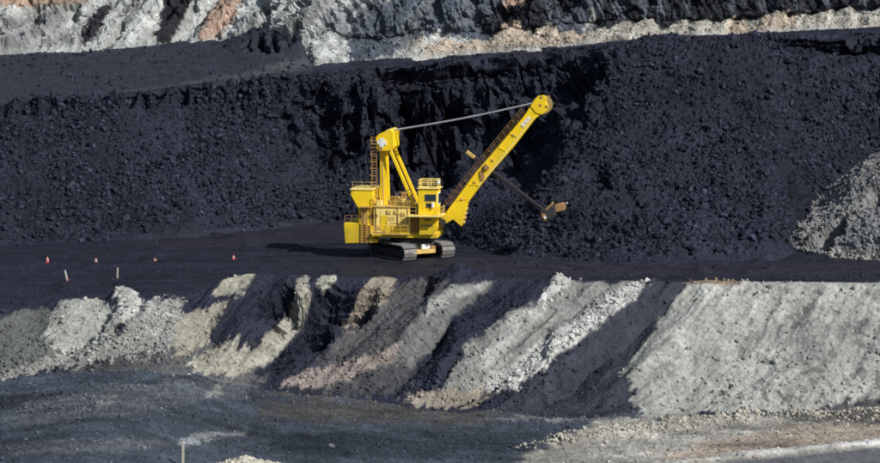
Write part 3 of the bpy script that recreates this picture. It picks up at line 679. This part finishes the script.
# ================================================================== THE MINING SHOVEL
O = at_z(411, 256.3, 0.0); YAW = math.radians(-8)
cy_, sy_ = math.cos(YAW), math.sin(YAW); EX = np.array([cy_, sy_, 0]); EY = np.array([-sy_, cy_, 0])
def L(px, py, yl):                         # pixel -> (x, z) in the shovel's own frame on the plane y = yl
    d_ = ray(px, py); q0 = O + EY*yl; k = ((q0-CAM) @ EY)/(d_ @ EY); p = CAM + d_*k - O
    return float(p @ EX), float(p[2])
def LP(poly, yl): return [L(a, b_, yl) for a, b_ in poly]
def L3(px, py, yl): x, z_ = L(px, py, yl); return (x, yl, z_)
S = bpy.data.objects.new('mining_shovel', None); COL.objects.link(S); S.location = O; S.rotation_euler = (0, 0, YAW)
tag(S, 'tall yellow electric mining shovel with raised boom standing on the coal bench', 'mining shovel')

# --- crawlers: the undercarriage points at the viewer and to the right
TA = math.radians(-57) - YAW               # direction of travel in the shovel's frame
td_ = Vector((math.cos(TA), math.sin(TA), 0)); ts_ = Vector((-math.sin(TA), math.cos(TA), 0))
TL, TW, TH, GA = 9.0, 1.85, 2.0, 5.7
def tpt(a, c, z_): return tuple(td_*a + ts_*c + Vector((0, 0, z_)))
r_end = TH/2 - .12; straight = TL/2 - TH/2
per = 4*straight + 2*math.pi*r_end; NS = 34
def loop_pt(s_):
    s_ %= per
    if s_ < 2*straight: return -straight + s_, .12, 0
    s_ -= 2*straight
    if s_ < math.pi*r_end:
        a = s_/r_end; return straight + math.sin(a)*r_end, .12+r_end-math.cos(a)*r_end, a
    s_ -= math.pi*r_end
    if s_ < 2*straight: return straight - s_, .12+2*r_end, math.pi
    s_ -= 2*straight; a = s_/r_end
    return -straight - math.sin(a)*r_end, .12+r_end+math.cos(a)*r_end, math.pi + a
shoe = MB(); shoe.box(-.235, .235, -TW/2, TW/2, -.11, .05); shoe.box(-.07, .07, -TW/2+.05, TW/2-.05, -.16, -.11); shoe.box(-.1, .1, -.25, .25, .05, .16)
shoe_me = shoe.mesh('track_shoe'); shoe_me.materials.append(M['shoe'])
roll = MB(); roll.tube((0, -.62, 0), (0, .62, 0), .36, 14); roll.tube((0, -.7, 0), (0, .7, 0), .14, 10); roll_me = roll.mesh('roller'); roll_me.materials.append(M['steel'])
for sgn in (-1, 1):
    b = MB()
    def tb(a0, a1, c0, c1, z0, z1):
        b.hexa([tpt(a0, c0, z0), tpt(a1, c0, z0), tpt(a1, c1, z0), tpt(a0, c1, z0), tpt(a0, c0, z1), tpt(a1, c0, z1), tpt(a1, c1, z1), tpt(a0, c1, z1)])
    c = sgn*GA/2
    tb(-straight-.2, straight+.2, c-.5, c+.5, .55, 1.3); tb(-straight+.6, straight-.6, c-.62, c+.62, .75, 1.1)
    tr = b.build('crawler_track', M['steel'], S)
    for k in range(NS):
        a, z_, th = loop_pt(per*k/NS); o = link('track_shoe', shoe_me, None, tr)
        o.location = tpt(a, c, z_); o.rotation_euler = (Matrix.Rotation(TA, 4, 'Z') @ Matrix.Rotation(-th, 4, 'Y')).to_euler()
    for a, z_ in [(straight, .12+r_end), (-straight, .12+r_end)] + [(-straight + (k+.5)*2*straight/6, .53) for k in range(6)]:
        o = link('roller', roll_me, None, tr); o.location = tpt(a, c, z_); o.rotation_euler = (0, 0, TA)
        o.scale = (1.7, 1, 1.7) if abs(a) == straight else (.9, 1, .9)
b = MB()
b.hexa([tpt(x_, y_, z_) for z_ in (.75, 2.0) for x_, y_ in ((-2.6, -2.2), (2.6, -2.2), (2.6, 2.2), (-2.6, 2.2))])
b.hexa([tpt(x_, y_, z_) for z_ in (.8, 1.5) for x_, y_ in ((-1.2, -2.75), (1.2, -2.75), (1.2, 2.75), (-1.2, 2.75))])
carbody = b.build('carbody', M['steel'], S)
# travel gear cases and cover plates on the front of the carbody
b = MB(); b.hexa([tpt(x_, y_, z_) for z_ in (.7, 1.2) for x_, y_ in ((2.62, -1.9), (3.3, -1.9), (3.3, 1.6), (2.62, 1.6))]); b.build('bumper', M['yellow_worn'], carbody)
b = MB(); b.hexa([tpt(x_, y_, z_) for z_ in (1.22, 1.85) for x_, y_ in ((2.63, -.3), (3.1, -.3), (3.1, .9), (2.63, .9))]); b.build('gear_case', M['white'], carbody, .05)
b = MB(); b.hexa([tpt(x_, y_, z_) for z_ in (1.22, 1.55) for x_, y_ in ((2.63, 1.0), (3.2, 1.0), (3.2, 1.7), (2.63, 1.7))]); b.build('gear_case', M['rust'], carbody, .04)
b = MB(); b.tube((0, 0, 1.95), (0, 0, 2.69), 2.6, 28); b.build('swing_ring', M['black'], S)

# --- revolving frame and machinery house
HY = -3.0
def z_at(px_, py_, yl): return L(px_, py_, yl)[1]
zx = lambda px_, yl=HY: L(px_, 220, yl)[0]
b = MB(); xa, za = L(368, 241, HY); xb, zb = L(437, 235, HY)
z_deck0 = 2.75; z_deck1 = z_at(400, 233, HY)
b.box(zx(366), zx(437), HY+.1, -HY-.1, z_deck0-.05, z_deck1); deck = b.build('revolving_frame', M['yellow'], S, .03)
zr = z_at(395, 207.5, HY)
b = MB(); b.prism([(zx(372.5), z_deck1+.004), (zx(410), z_deck1+.004), (zx(410), zr), (zx(374), zr)], HY, -HY)
house = b.build('machinery_house', M['pale_house'], S, .05)
# wall panels standing proud on the near side, seams between
edges = [373.5, 380, 387, 394, 401, 409.5]
for i in range(5):
    b = MB(); b.box(zx(edges[i])+.04, zx(edges[i+1])-.04, HY-.05, HY-.003, z_deck1+.25, zr-.2); b.build('wall_panel', M['pale_house'], house, .015)
for px_, py_, w_, h_ in ((364.6+11.5, 216, .35, .45), (391, 219, .7, .5), (404, 221, .9, .8)):
    x_, z_ = L(px_, py_, HY); b = MB(); b.box(x_-w_/2, x_+w_/2, HY-.075, HY-.052, z_-h_/2, z_+h_/2); b.build('louver', M['yellow_worn'] if w_ > .4 else M['black'], house)
x_, z_ = L(384, 223, HY); b = MB(); b.box(x_-.42, x_+.42, HY-.08, HY-.053, z_deck1+.3, z_deck1+2.2); dr = b.build('door', M['yellow'], house)
b = MB(); b.box(x_+.25, x_+.32, HY-.13, HY-.083, z_deck1+1.2, z_deck1+1.3); b.build('handle', M['steel'], dr)
b = MB(); b.box(zx(374)-.1, zx(410)+.1, HY-.15, -HY+.15, zr+.004, zr+.14); b.build('roof', M['yellow_worn'], house, .03)
for px_, sx_, sz_ in ((396, 1.3, .7), (404, .9, .5)):
    x_ = zx(px_); b = MB(); b.box(x_-sx_/2, x_+sx_/2, -.8, 1.4, zr+.144, zr+.144+sz_); b.build('roof_ventilator', M['pale_house'], house, .05)
# lower skirts below the deck
b = MB(); b.prism(LP([(386, 226), (409, 226), (409, 236), (384, 236)], HY-.1), HY-.18, HY-.055+.0); b.build('skirt_panel', M['yellow'], S, .02)
b = MB(); b.prism(LP([(368, 238), (377.5, 239.5), (377.5, 242.5), (368, 242.5)], HY-.1), HY-.25, HY+1.2); b.build('skirt_panel', M['yellow'], S, .03)
# walkway round the house with its rail
def railing(pts, h, name='handrail', mat='yellow_worn', parent=S, r=.045, mid=True, n_post=None):
    b = MB(); U = Vector((0, 0, 1))
    for p, q in zip(pts[:-1], pts[1:]):
        p, q = Vector(p), Vector(q); ln = (q-p).length; n = n_post or max(1, round(ln/1.1))
        for k in range(n+1): a = p.lerp(q, k/n); b.tube(a, a+U*h, r, 6)
        b.tube(p+U*h, q+U*h, r, 6)
        if mid: b.tube(p+U*h*.52, q+U*h*.52, r*.8, 6)
    return b.build(name, M[mat], parent)
zr2 = zr+.14
railing([(zx(388), HY, zr2), (zx(411), HY, zr2)], 1.25); railing([(zx(388), -HY, zr2), (zx(411), -HY, zr2)], 1.25)
b = MB(); b.box(zx(372), zx(411), HY-.95, HY-.185, z_deck1-.12, z_deck1-.04)
wk = b.build('walkway', M['yellow_worn'], S)
railing([(zx(386), HY-.9, z_deck1-.04), (zx(409), HY-.9, z_deck1-.04)], 1.1, r=.035)
# rear block with the flared intake on top
b = MB(); RY = 2.7
b.prism(LP([(359.5, 233), (372, 233), (373.5, 207), (372.5, 189.5), (360, 190), (351, 191.5), (350.5, 195), (358, 208)], -RY), -RY, RY); rear = b.build('air_intake_house', M['yellow'], S, .05)
b = MB(); x0, z0 = L(351, 191, -RY); x1, _ = L(373, 191, -RY); b.box(x0-.1, x1+.1, -RY-.1, RY+.1, z0+.12, z0+.3); b.build('roof', M['pale_house'], rear, .03)
x_, z_ = L(367, 206, -RY); b = MB(); b.prism(LP([(361, 206), (365, 206), (366, 231), (361.5, 231)], -RY-.03), -RY-.045, -RY-.003); b.build('door', M['yellow_worn'], rear)
x_, z_ = L(361.5, 216.5, -RY); b = MB(); b.box(x_-.16, x_+.16, -RY-.09, -RY-.05, z_-.22, z_+.22); b.build('port', M['black'], rear)
x_, z_ = L(371.3, 216.5, -RY); b = MB(); b.tube((x_, -RY-.08, z_), (x_, -RY-.01, z_), .3, 16); b.build('port', M['black'], rear)
# counterweight
b = MB(); CY = 3.3
b.prism(LP([(343.5, 224), (344.2, 222.8), (359, 223.5), (372, 226), (372, 243), (345, 243.5)], -CY), -CY, CY); cw = b.build('counterweight', M['yellow'], S, .06)
# stair up the rear corner
def ladder(p, q, wvec, mat='rust', n=12, parent=S, r=.06, name='ladder'):
    b = MB(); p, q, wv = Vector(p), Vector(q), Vector(wvec)
    b.tube(p-wv/2, q-wv/2, r, 6); b.tube(p+wv/2, q+wv/2, r, 6)
    for k in range(n): a = p.lerp(q, (k+.5)/n); b.tube(a-wv/2, a+wv/2, r*.7, 6)
    return b.build(name, M[mat], parent)
ladder(L3(363.5, 243, -CY-.15), L3(363.5, 207, -CY-.15), (.55, 0, 0), n=14)
ladder(L3(368.8, 243, -CY-.15), L3(368.8, 206, -CY-.15), (.5, 0, 0), n=14)
b = MB(); x0, z0 = L(359, 207, -CY); x1, _ = L(371, 207, -CY); b.box(x0, x1, -CY-.5, -RY-.05, z0-.06, z0); b.build('stair_landing', M['rust'], S)

# --- gantry (A-frame)
GY = 1.75; GL = .9
for s_ in (-1, 1):
    b = MB(); b.prism(LP([(380.0, 149), (385.6, 149), (387.8, 207.5), (380.8, 207.5)], -GL), s_*GL-.3, s_*GL+.3); lg = b.build('gantry_leg', M['yellow'], S, .04)
    b = MB(); b.prism(LP([(382.2, 152), (383.2, 152), (384.6, 206), (383.3, 206)], -GL), s_*GL-.36, s_*GL-.302); b.build('cable_duct', M['yellow_worn'], lg)
    b = MB(); b.beam((L(388.5, 146, -GY)[0], s_*GY, L(388.5, 146, -GY)[1]), (L(415.5, 208, -GY)[0], s_*GY, L(415.5, 208, -GY)[1]), .36, .4); b.build('gantry_strut', M['yellow'], S, .04)
    b = MB(); x_, z_ = L(415.5, 209, -GY); b.box(x_-.5, x_+.5, s_*GY-.45, s_*GY+.45, z_deck1, z_+.35); b.build('strut_pedestal', M['steel'], S, .04)
b = MB(); b.prism(LP([(375.5, 138), (378, 134.5), (390, 129), (393.5, 132), (394, 147), (391, 151), (377, 151)], -2.2), -2.2, 2.2); head = b.build('gantry_head', M['yellow'], S, .06)
x_, z_ = L(382, 142.5, -2.2)                # white bracket like a cross on the near cheek of the head
b = MB(); b.box(x_-.56, x_+.56, -2.34, -2.203, z_-.27, z_+.27); b.box(x_-.27, x_+.27, -2.37, -2.343, z_-.56, z_+.56); b.build('bracket', M['white'], head)
b = MB(); x_, z_ = L(380.5, 149.3, -2.2); b.box(x_-.22, x_+.22, -2.33, -2.203, z_-.2, z_+.2); b.build('socket', M['rust'], head)
for y_ in (-1.2, -.6, .6, 1.2):
    x_, z_ = L(391, 133, 0); b = MB(); b.tube((x_, y_-.14, z_), (x_, y_+.14, z_), .62, 20); b.build('sheave', M['worn'], head)
ladder(L3(374.6, 208, -1.9), L3(373.8, 136, -1.9), (.62, 0, 0), n=26, name='gantry_ladder')
for k in range(9):                           # ladder hoops
    b = MB(); x_, z_ = L(374, 140+k*7, -1.9); b.box(x_-.42, x_-.34, -2.6, -1.9, z_-.04, z_+.04); b.box(x_-.42, x_+.4, -2.62, -2.56, z_-.04, z_+.04); b.build('ladder_hoop', M['rust'], S)
b = MB(); x0, z0 = L(373, 137, -1.9); x1, _ = L(379, 137, -1.9); b.box(x0-.3, x1, -2.6, 2.2, z0-.9, z0-.82); b.build('gantry_platform', M['rust'], S)
for py_ in (160, 176, 192):                  # cross braces between the gantry legs
    b = MB(); x_, z_ = L(384, py_, 0); b.beam((x_, -GL+.31, z_), (x_, GL-.31, z_), .22, .22); b.build('cross_brace', M['yellow'], S)

for a, c, w_, h_, y_, mt in ((378, 206.8, .8, .6, -2.2, 'pale_house'), (392, 206.8, 1.0, 1.0, -.2, 'yellow_worn'), (399, 206.8, .5, 1.4, .9, 'rust'), (407, 206.8, .8, .8, -1.9, 'pale_house')):
    x_ = zx(a); b = MB(); b.box(x_-w_/2, x_+w_/2, y_-.5, y_+.5, zr+.15, zr+.15+h_); b.build('roof_box', M[mt], S, .04)
for a in (376.2, 398, 408.2):                # conduits on the house side
    x_ = zx(a); b = MB(); b.tube((x_, HY-.12, z_deck1+.2), (x_, HY-.12, zr), .055, 8); b.build('conduit', M['rust'], house)
for a, c in ((389, 212), (396.5, 212), (403, 214), (378.5, 227)):
    x_, z_ = L(a, c, HY); b = MB(); b.box(x_-.3, x_+.3, HY-.16, HY-.06, z_-.22, z_+.22); b.build('junction_box', M['yellow_worn'], house, .02)
railing([(zx(373.5), HY, zr2), (zx(380), HY, zr2)], 1.2, n_post=2)
railing([(zx(352), -2.6, z_at(360, 188.5, -RY)), (zx(371), -2.6, z_at(360, 188.5, -RY))], .8, r=.03)
railing([(zx(345), -CY+.1, z_at(350, 222.5, -CY)), (zx(358), -CY+.1, z_at(350, 222.5, -CY))], .9, mat='rust', r=.03)
# --- operator's cab on the near front corner
KY0, KY1 = -3.7, -1.1
kx = lambda p: L(p, 200, KY0)[0]
kz = lambda p: L(429, p, KY0)[1]
b = MB(); b.box(kx(418), kx(437.5), KY0, KY1, kz(215)+.0, kz(189)); cab = b.build('operator_cab', M['yellow'], S, .06)
for (a0, a1, b0, b1, mt) in ((425, 436, 194.5, 201, 'glass'), (426.5, 431, 203.2, 207.5, 'glass')):
    b = MB(); b.box(kx(a0)-.06, kx(a1)+.06, KY0-.05, KY0-.003, kz(b1)-.06, kz(b0)+.06); fr = b.build('window', M['yellow_worn'], cab)
    b = MB(); b.box(kx(a0), kx(a1), KY0-.07, KY0-.053, kz(b1), kz(b0)); b.build('pane', M[mt], fr)
b = MB(); b.box(kx(431.8), kx(434.2), KY0-.3, KY0-.01, kz(207.5), kz(202.5)); b.build('lamp', M['white'], cab, .04)
b = MB(); b.box(kx(437.5)+.003, kx(437.5)+.05, KY0+.2, KY1-.2, kz(205), kz(193)); fr = b.build('window', M['white'], cab)
b = MB(); b.box(kx(437.5)+.053, kx(437.5)+.07, KY0+.35, KY1-.35, kz(204), kz(194)); b.build('pane', M['glass'], fr)
b = MB(); b.box(kx(418.5), kx(424), KY0-.04, KY0-.003, kz(214), kz(194)); dr = b.build('door', M['yellow'], cab)
b = MB(); b.box(kx(418)-.12, kx(437.5)+.25, KY0-.15, KY1+.12, kz(189)+.004, kz(188)); b.build('roof', M['pale_house'], cab, .02)
zc = kz(188); railing([(kx(418.6), KY0, zc), (kx(437), KY0, zc), (kx(437), KY1, zc), (kx(418.6), KY1, zc), (kx(418.6), KY0, zc)], .95, parent=cab, r=.06, mat='pale_house', n_post=2)
b = MB(); x_ = kx(438); b.box(x_-.12, x_+.2, KY0-.1, KY0+.3, zc+.55, zc+.95); b.build('floodlight', M['white'], cab, .04)
b = MB(); b.box(kx(408), kx(442), KY0-.9, KY1+.3, kz(216.5), kz(215)-.004); b.build('cab_platform', M['pale_house'], S, .01)
railing([(kx(408.5), KY0-.85, kz(215)), (kx(417), KY0-.85, kz(215))], 1.05, r=.035); railing([(kx(438.5), KY0-.85, kz(215)), (kx(441.8), KY0-.85, kz(215)), (kx(441.8), KY1, kz(215))], 1.05, r=.035)
b = MB(); b.prism(LP([(419, 217), (436.5, 217), (436.5, 228), (433.5, 235), (419, 235)], KY0+.3), KY0+.3, KY1-.0); sup = b.build('cab_support', M['yellow'], S, .04)
for a0, a1, b0, b1 in ((421, 433, 224.6, 226.2), (424, 431, 218.5, 220.5)):
    b = MB(); x0, z0 = L(a0, b1, KY0+.3); x1, z1 = L(a1, b0, KY0+.3); b.box(x0, x1, KY0+.24, KY0+.297, z0, z1); b.build('panel_slot', M['rust'], sup)
b = MB(); b.prism(LP([(411, 217), (418, 217), (418, 236), (411, 236)], -2.4), -2.4, 2.4); b.build('hoist_compartment', M['rust'], S)
b = MB(); b.prism(LP([(418.5, 212), (440, 212), (441, 228), (434, 236), (418.5, 236)], 1.0), -1.0, 3.0); b.build('front_frame', M['yellow'], S, .05)

# --- boom
BY = .95
boom_poly = [(440.5, 219.5), (446, 212), (474.6, 173.4), (500.6, 143.4), (525, 114.4), (531, 104.5), (540, 98), (546, 100), (547.5, 106), (542.5, 112.5), (534.3, 119.6), (512.6, 147.6), (494, 169), (478.5, 187.8), (467, 203.5), (464, 215), (461.5, 226.5), (453, 219.5), (446, 223.5)]
b = MB(); b.prism(LP(boom_poly, -BY), -BY, BY); boom = b.build('boom', M['yellow'], S, .05)
# edge flanges and side stiffeners on the near web
def on_boom(pts, y0, y1): return MB().prism(LP(pts, -BY), y0, y1)
on_boom([(447, 211.8), (474.5, 174.2), (524.8, 115.4), (525.6, 116.2), (475.6, 175.2), (448, 212.8)], -BY-.09, -BY-.003).build('flange', M['yellow'], boom)
on_boom([(478.6, 186.4), (494.4, 167.6), (534.4, 118), (533.4, 117.2), (493.4, 166.6), (477.6, 185.4)], -BY-.09, -BY-.003).build('flange', M['pale_house'], boom)
for a, c in (((456.5, 200.5), (468, 199)), ((468, 184.5), (479, 185)), ((499, 147.5), (507, 152)), ((511, 134), (518.5, 137.5))):
    b = MB(); b.beam(L3(*a, -BY-.035), L3(*c, -BY-.035), .06, .09); b.build('stiffener', M['yellow'], boom)
for a, c in ((462, 199), (475, 182), (493, 160), (514, 135)):
    x_, z_ = L(a, c, -BY); b = MB(); b.box(x_-.16, x_+.16, -BY-.12, -BY-.004, z_-.13, z_+.13); b.build('bolt_plate', M['yellow_worn'], boom)
# shipper shaft, saddle block and crowd gear where the handle crosses
x_, z_ = L(487, 167.5, -BY); b = MB(); b.tube((x_, -BY-.4, z_), (x_, BY+.4, z_), .3, 16); b.build('shipper_shaft', M['rust'], boom)
on_boom([(479.5, 171.5), (483, 168), (484.5, 178), (482.5, 182), (480.8, 179)], -BY-.14, -BY-.095).build('crowd_bracket', M['rust'], boom)
on_boom([(482, 166.5), (486, 163.5), (487.5, 166), (483.5, 169)], -BY-.13, -BY-.095).build('crowd_bracket', M['rust'], boom)
# white name plate near the boom point, its marks too worn to read
on_boom([(520.5, 125.2), (528.3, 116), (531, 118.4), (523.2, 127.8)], -BY-.05, -BY-.003).build('name_plate', M['white'], boom)
for (a, c) in (((522.5, 125.8), (525, 126.3)), ((525.4, 122.6), (527, 123.2)), ((527.6, 119.2), (529.4, 120.4))):
    x0, z0 = L(*a, -BY); b = MB(); b.box(x0-.1, x0+.2, -BY-.065, -BY-.053, z0-.12, z0+.05); b.build('worn_mark', M['yellow_worn'], boom)
# boom walkway and hand rail on the upper edge
up_a, up_b = Vector((L(450, 205, 0)[0], 0, L(450, 205, 0)[1])), Vector((L(526, 111.5, 0)[0], 0, L(526, 111.5, 0)[1]))
dv = (up_b-up_a).normalized(); nv_ = Vector((-dv.z, 0, dv.x))
b = MB(); b.beam(up_a + nv_*.1 + Vector((0, -.5, 0)), up_b + nv_*.1 + Vector((0, -.5, 0)), .7, .07); wk = b.build('boom_walkway', M['rail'], boom)
for y_ in (-.84, -.16):
    b = MB()
    for k in range(17):
        a = up_a.lerp(up_b, k/16) + nv_*.13 + Vector((0, y_, 0)); b.tube(a, a + nv_*.6, .035, 6)
    for h_ in (.3, .6): b.tube(up_a + nv_*(.13+h_) + Vector((0, y_, 0)), up_b + nv_*(.13+h_) + Vector((0, y_, 0)), .04, 6)
    b.build('boom_rail', M['rail'], boom)
for k in range(9):
    b = MB(); a = up_a.lerp(up_b, k/9.2+.03); b.tube(a + Vector((0, -.5, 0)) - nv_*.2, a + nv_*.06 + Vector((0, -.5, 0)), .07, 6)
    b.build('walkway_bracket', M['rust'], boom)
# boom point sheaves
xs, zs = L(543, 104.5, 0)
for y_ in (-.5, .5):
    b = MB(); n = 30
    b.tube((xs, y_-.2, zs), (xs, y_-.12, zs), 1.17, n); b.tube((xs, y_-.118, zs), (xs, y_+.118, zs), 1.05, n); b.tube((xs, y_+.12, zs), (xs, y_+.2, zs), 1.17, n)
    b.build('boom_point_sheave', M['olive'], boom)
on_boom([(530.5, 106), (534.5, 99.5), (538, 96), (543.5, 95), (547.5, 98), (545.5, 103), (549, 106), (547, 110.5), (542, 114.5), (536, 113)], -BY-.1, -BY+.05).build('sheave_guard', M['yellow'], boom, .04)
for (a, c) in ((541.5, 97.2), (546.8, 106.5), (549.5, 96.2), (540.5, 105)):
    x_, z_ = L(a, c, -BY); b = MB(); b.tube((x_, -BY-.16, z_), (x_, -BY-.103, z_), .17 if a < 549 else .12, 10); b.build('bolt', M['rust'], boom)
# stop bumper on the boom foot
for k in range(4):
    x_, z_ = L(465.2 - k*.9, 209 + k*4.4, -.4); b = MB(); b.box(x_-.02, x_+.26, -.6, .6, z_-.13, z_+.13); b.build('stop_block', M['yellow_worn'], boom)
b = MB(); x_, z_ = L(444, 221, 0); b.tube((x_, -1.5, z_), (x_, 1.5, z_), .4, 16); b.build('boom_foot_pin', M['steel'], S)
# suspension ropes
for y_ in (-1.15, -.75, .75, 1.15):
    p, q = L3(391, 130.4, y_), L3(535, 102.6, y_*.75); b = MB(); n = 10
    pts = [Vector(p).lerp(Vector(q), k/n) - Vector((0, 0, 1))*.22*math.sin(math.pi*k/n) for k in range(n+1)]
    for a, c in zip(pts[:-1], pts[1:]): b.tube(a, c, .11, 8)
    b.build('suspension_rope', M['rope'], S)
# hoist ropes running up the boom from the drum
for y_ in (-.3, .3):
    b = MB(); b.tube(L3(436, 213, y_), L3(533, 99.5, y_), .03, 6); b.build('hoist_rope', M['steel'], S)
# --- dipper handle and dipper
h0, h1 = Vector(L3(466.5, 151.5, 0)), Vector(L3(547, 212.5, 0)); hd = (h1-h0).normalized(); hn = Vector((-hd.z, 0, hd.x))
b = MB(); b.beam(h0 + hd*1.3, h1, .5, .4); hdl = b.build('dipper_handle', M['handle'], S, .05)
b = MB(); b.beam(h0, h0 + hd*1.3, .55, .42); b.build('handle_stub', M['yellow_worn'], hdl, .05)
b = MB()
for k in range(34): a = h0 + hd*(1.6+k*.32) - hn*.2; b.beam(a - hn*.0, a - hn*.12, .4, .16)
b.build('crowd_rack', M['steel'], hdl)
b = MB(); b.beam(h0 + hd*5.5 + hn*.203, h1 + hn*.203, .3, .05); b.build('wear_strip', M['handle'], hdl)
def dp(pts, y0, y1): return MB().prism(LP(pts, 0), y0, y1)
M['dip'] = paint_mat('dusty_dipper_steel', (.36, .21, .09), .65, .8, (.05, .04, .04), 0, 2.5)
dip = dp([(541, 209), (547, 206), (556, 205.5), (556.5, 215), (549, 219), (542, 218)], -1.2, 1.2).build('dipper', M['steel'], S, .08)
dp([(555, 204.5), (563, 202.5), (566, 205), (565, 210), (556, 212)], -.95, .95).build('dipper_lip', M['dip'], dip, .1)
for k in range(5):
    y_ = -.84+k*.42; p = L3(565, 204.5, y_); q = L3(567.5, 202.5, y_); b = MB(); b.beam(Vector((p[0], y_, p[2])), Vector((q[0], y_, q[2])), .3, .26); b.build('tooth', M['worn'], dip, .03)
dp([(542, 213), (546, 213), (547.2, 219.5), (543.5, 220)], -1.25, 1.25).build('dipper_door', M['rust'], dip, .05)
x_, z_ = L(545.0, 217.4, -1.26); b = MB(); b.tube((x_, -1.42, z_), (x_, -1.26, z_), .17, 12); b.build('latch', M['white'], dip)
b = MB()
for y_ in (-1.2, 1.2): b.beam(L3(546, 210, y_), L3(552.5, 203.5, y_), .18, .22)
b.beam((L(552.5, 203.5, 0)[0], -1.2, L(552.5, 203.5, 0)[1]), (L(552.5, 203.5, 0)[0], 1.2, L(552.5, 203.5, 0)[1]), .2, .22); b.build('bail', M['rust'], dip)

# ================================================================== MARKERS AND STAKES ON THE LEFT
def marker_cone(px_, py_, label, h=.95, om='orange', wm_='white', lean=0):
    p = at_z(px_, py_, 0.0); r = bpy.data.objects.new('marker_cone', None); COL.objects.link(r); r.location = (p[0], p[1], .0); r.rotation_euler = (0, lean, .3)
    b = MB(); b.box(-.2, .2, -.2, .2, -.05, .05); b.build('base', M[om], r)
    b = MB(); b.tube((0, 0, .061), (0, 0, h*.42), .2, 14, .15); b.build('cone_body', M[om], r)
    b = MB(); b.tube((0, 0, h*.721), (0, 0, h), .09, 14, .04); b.build('cone_tip', M[om], r)
    b = MB(); b.tube((0, 0, h*.421), (0, 0, h*.72), .152, 14, .092); b.build('reflective_collar', M[wm_], r)
    tag(r, label, 'cone', 'marker cones along the bench'); return r
marker_cone(47.5, 262, 'brightest orange and white marker cone, leftmost on the dark bench', .7, 'orange', 'dull')
marker_cone(96, 261.5, 'faded pinkish white marker cone, second from the left on the dark bench', .42, 'faded', 'dull')
marker_cone(155, 260.5, 'small faded red marker cone, third from the left on the dark bench', .32, 'faded', 'faded')
marker_cone(233.5, 259, 'orange and white marker cone nearest the shovel on the dark bench', .52, 'orange', 'dull')
def stake(px_, py_, z_, h, lean, label, name='marker_stake', mat='wood', r0=.09):
    p = at_z(px_, py_, z_); r = bpy.data.objects.new(name, None); COL.objects.link(r); r.location = (p[0], p[1], z_-.1); r.rotation_euler = (0, lean, 0)
    b = MB(); b.box(-r0, r0, -r0*.6, r0*.6, 0, h+.1); b.hexa([(-r0, -r0*.6, h+.101), (r0, -r0*.6, h+.101), (r0, r0*.6, h+.101), (-r0, r0*.6, h+.101), (-.02, -.02, h+.2), (.02, -.02, h+.2), (.02, .02, h+.2), (-.02, .02, h+.2)]); b.build('shaft', M[mat], r)
    tag(r, label, 'stake', 'marker stakes'); return r
s1 = stake(67.5, 280, -.2, 1.1, -.2, 'whitish leaning stake with a reddish foot on the dark bench edge', mat='dull', r0=.085)
b = MB(); b.box(-.12, .12, -.1, .1, .02, .28); b.build('foot', M['faded'], s1)
stake(117.5, 277.5, -.2, 1.1, .03, 'short grey wooden stake above the white rubble knob', r0=.08)
fz = float(floor_z(-22.5))
stake(183, 467, fz+.1, 2.1, .02, 'tall weathered stake standing on the pit floor at the bottom edge', r0=.1)

# pale heap of crushed rock at the bottom edge
pc = at_z(246, 472, float(floor_z(-16.8))); hz = float(floor_z(pc[0]))
nu, nv = 120, 60; A, R_ = np.meshgrid(np.linspace(0, 2*math.pi, nu), np.linspace(0, 1, nv), indexing='ij')
rr = 1 + .12*np.sin(3*A+1)+.07*np.sin(7*A)
P = np.stack([np.cos(A)*R_*rr*4.9, np.sin(A)*R_*rr*3.6, 1.55*(1-R_)**.8*(1-.25*R_) - .25], -1)
_, _, c1 = worley(P*2.2, 610); P[..., 2] += (c1-.5)*.22*sstep(0, .1, 1-R_) + fbm(P*.6, 3, 611)*.25*sstep(0, .15, 1-R_)
C = np.empty(P.shape); C[:] = (.46, .44, .36); C *= (.75+.5*c1[..., None])
heap = bpy.data.objects.new('gravel_heap', None); COL.objects.link(heap); heap.location = (pc[0], pc[1], hz)
tag(heap, 'cream heap of crushed rock on the pit floor at the bottom edge', 'gravel heap')
link('heap_body', np_mesh('heap_body', P.reshape(-1, 3), grid_faces(nu, nv), C.reshape(-1, 3)), M['rock'], heap)
i = rng.integers(0, nu*nv, 1500); pos = P.reshape(-1, 3)[i]; size = .12+.3*rng.random(1500)**2.5
link('crushed_rock', rocks_mesh('crushed_rock', pos, size, np.array((.5, .48, .4))*rng.uniform(.7, 1.25, (1500, 1)), 15), M['lump'], heap, 'stuff')
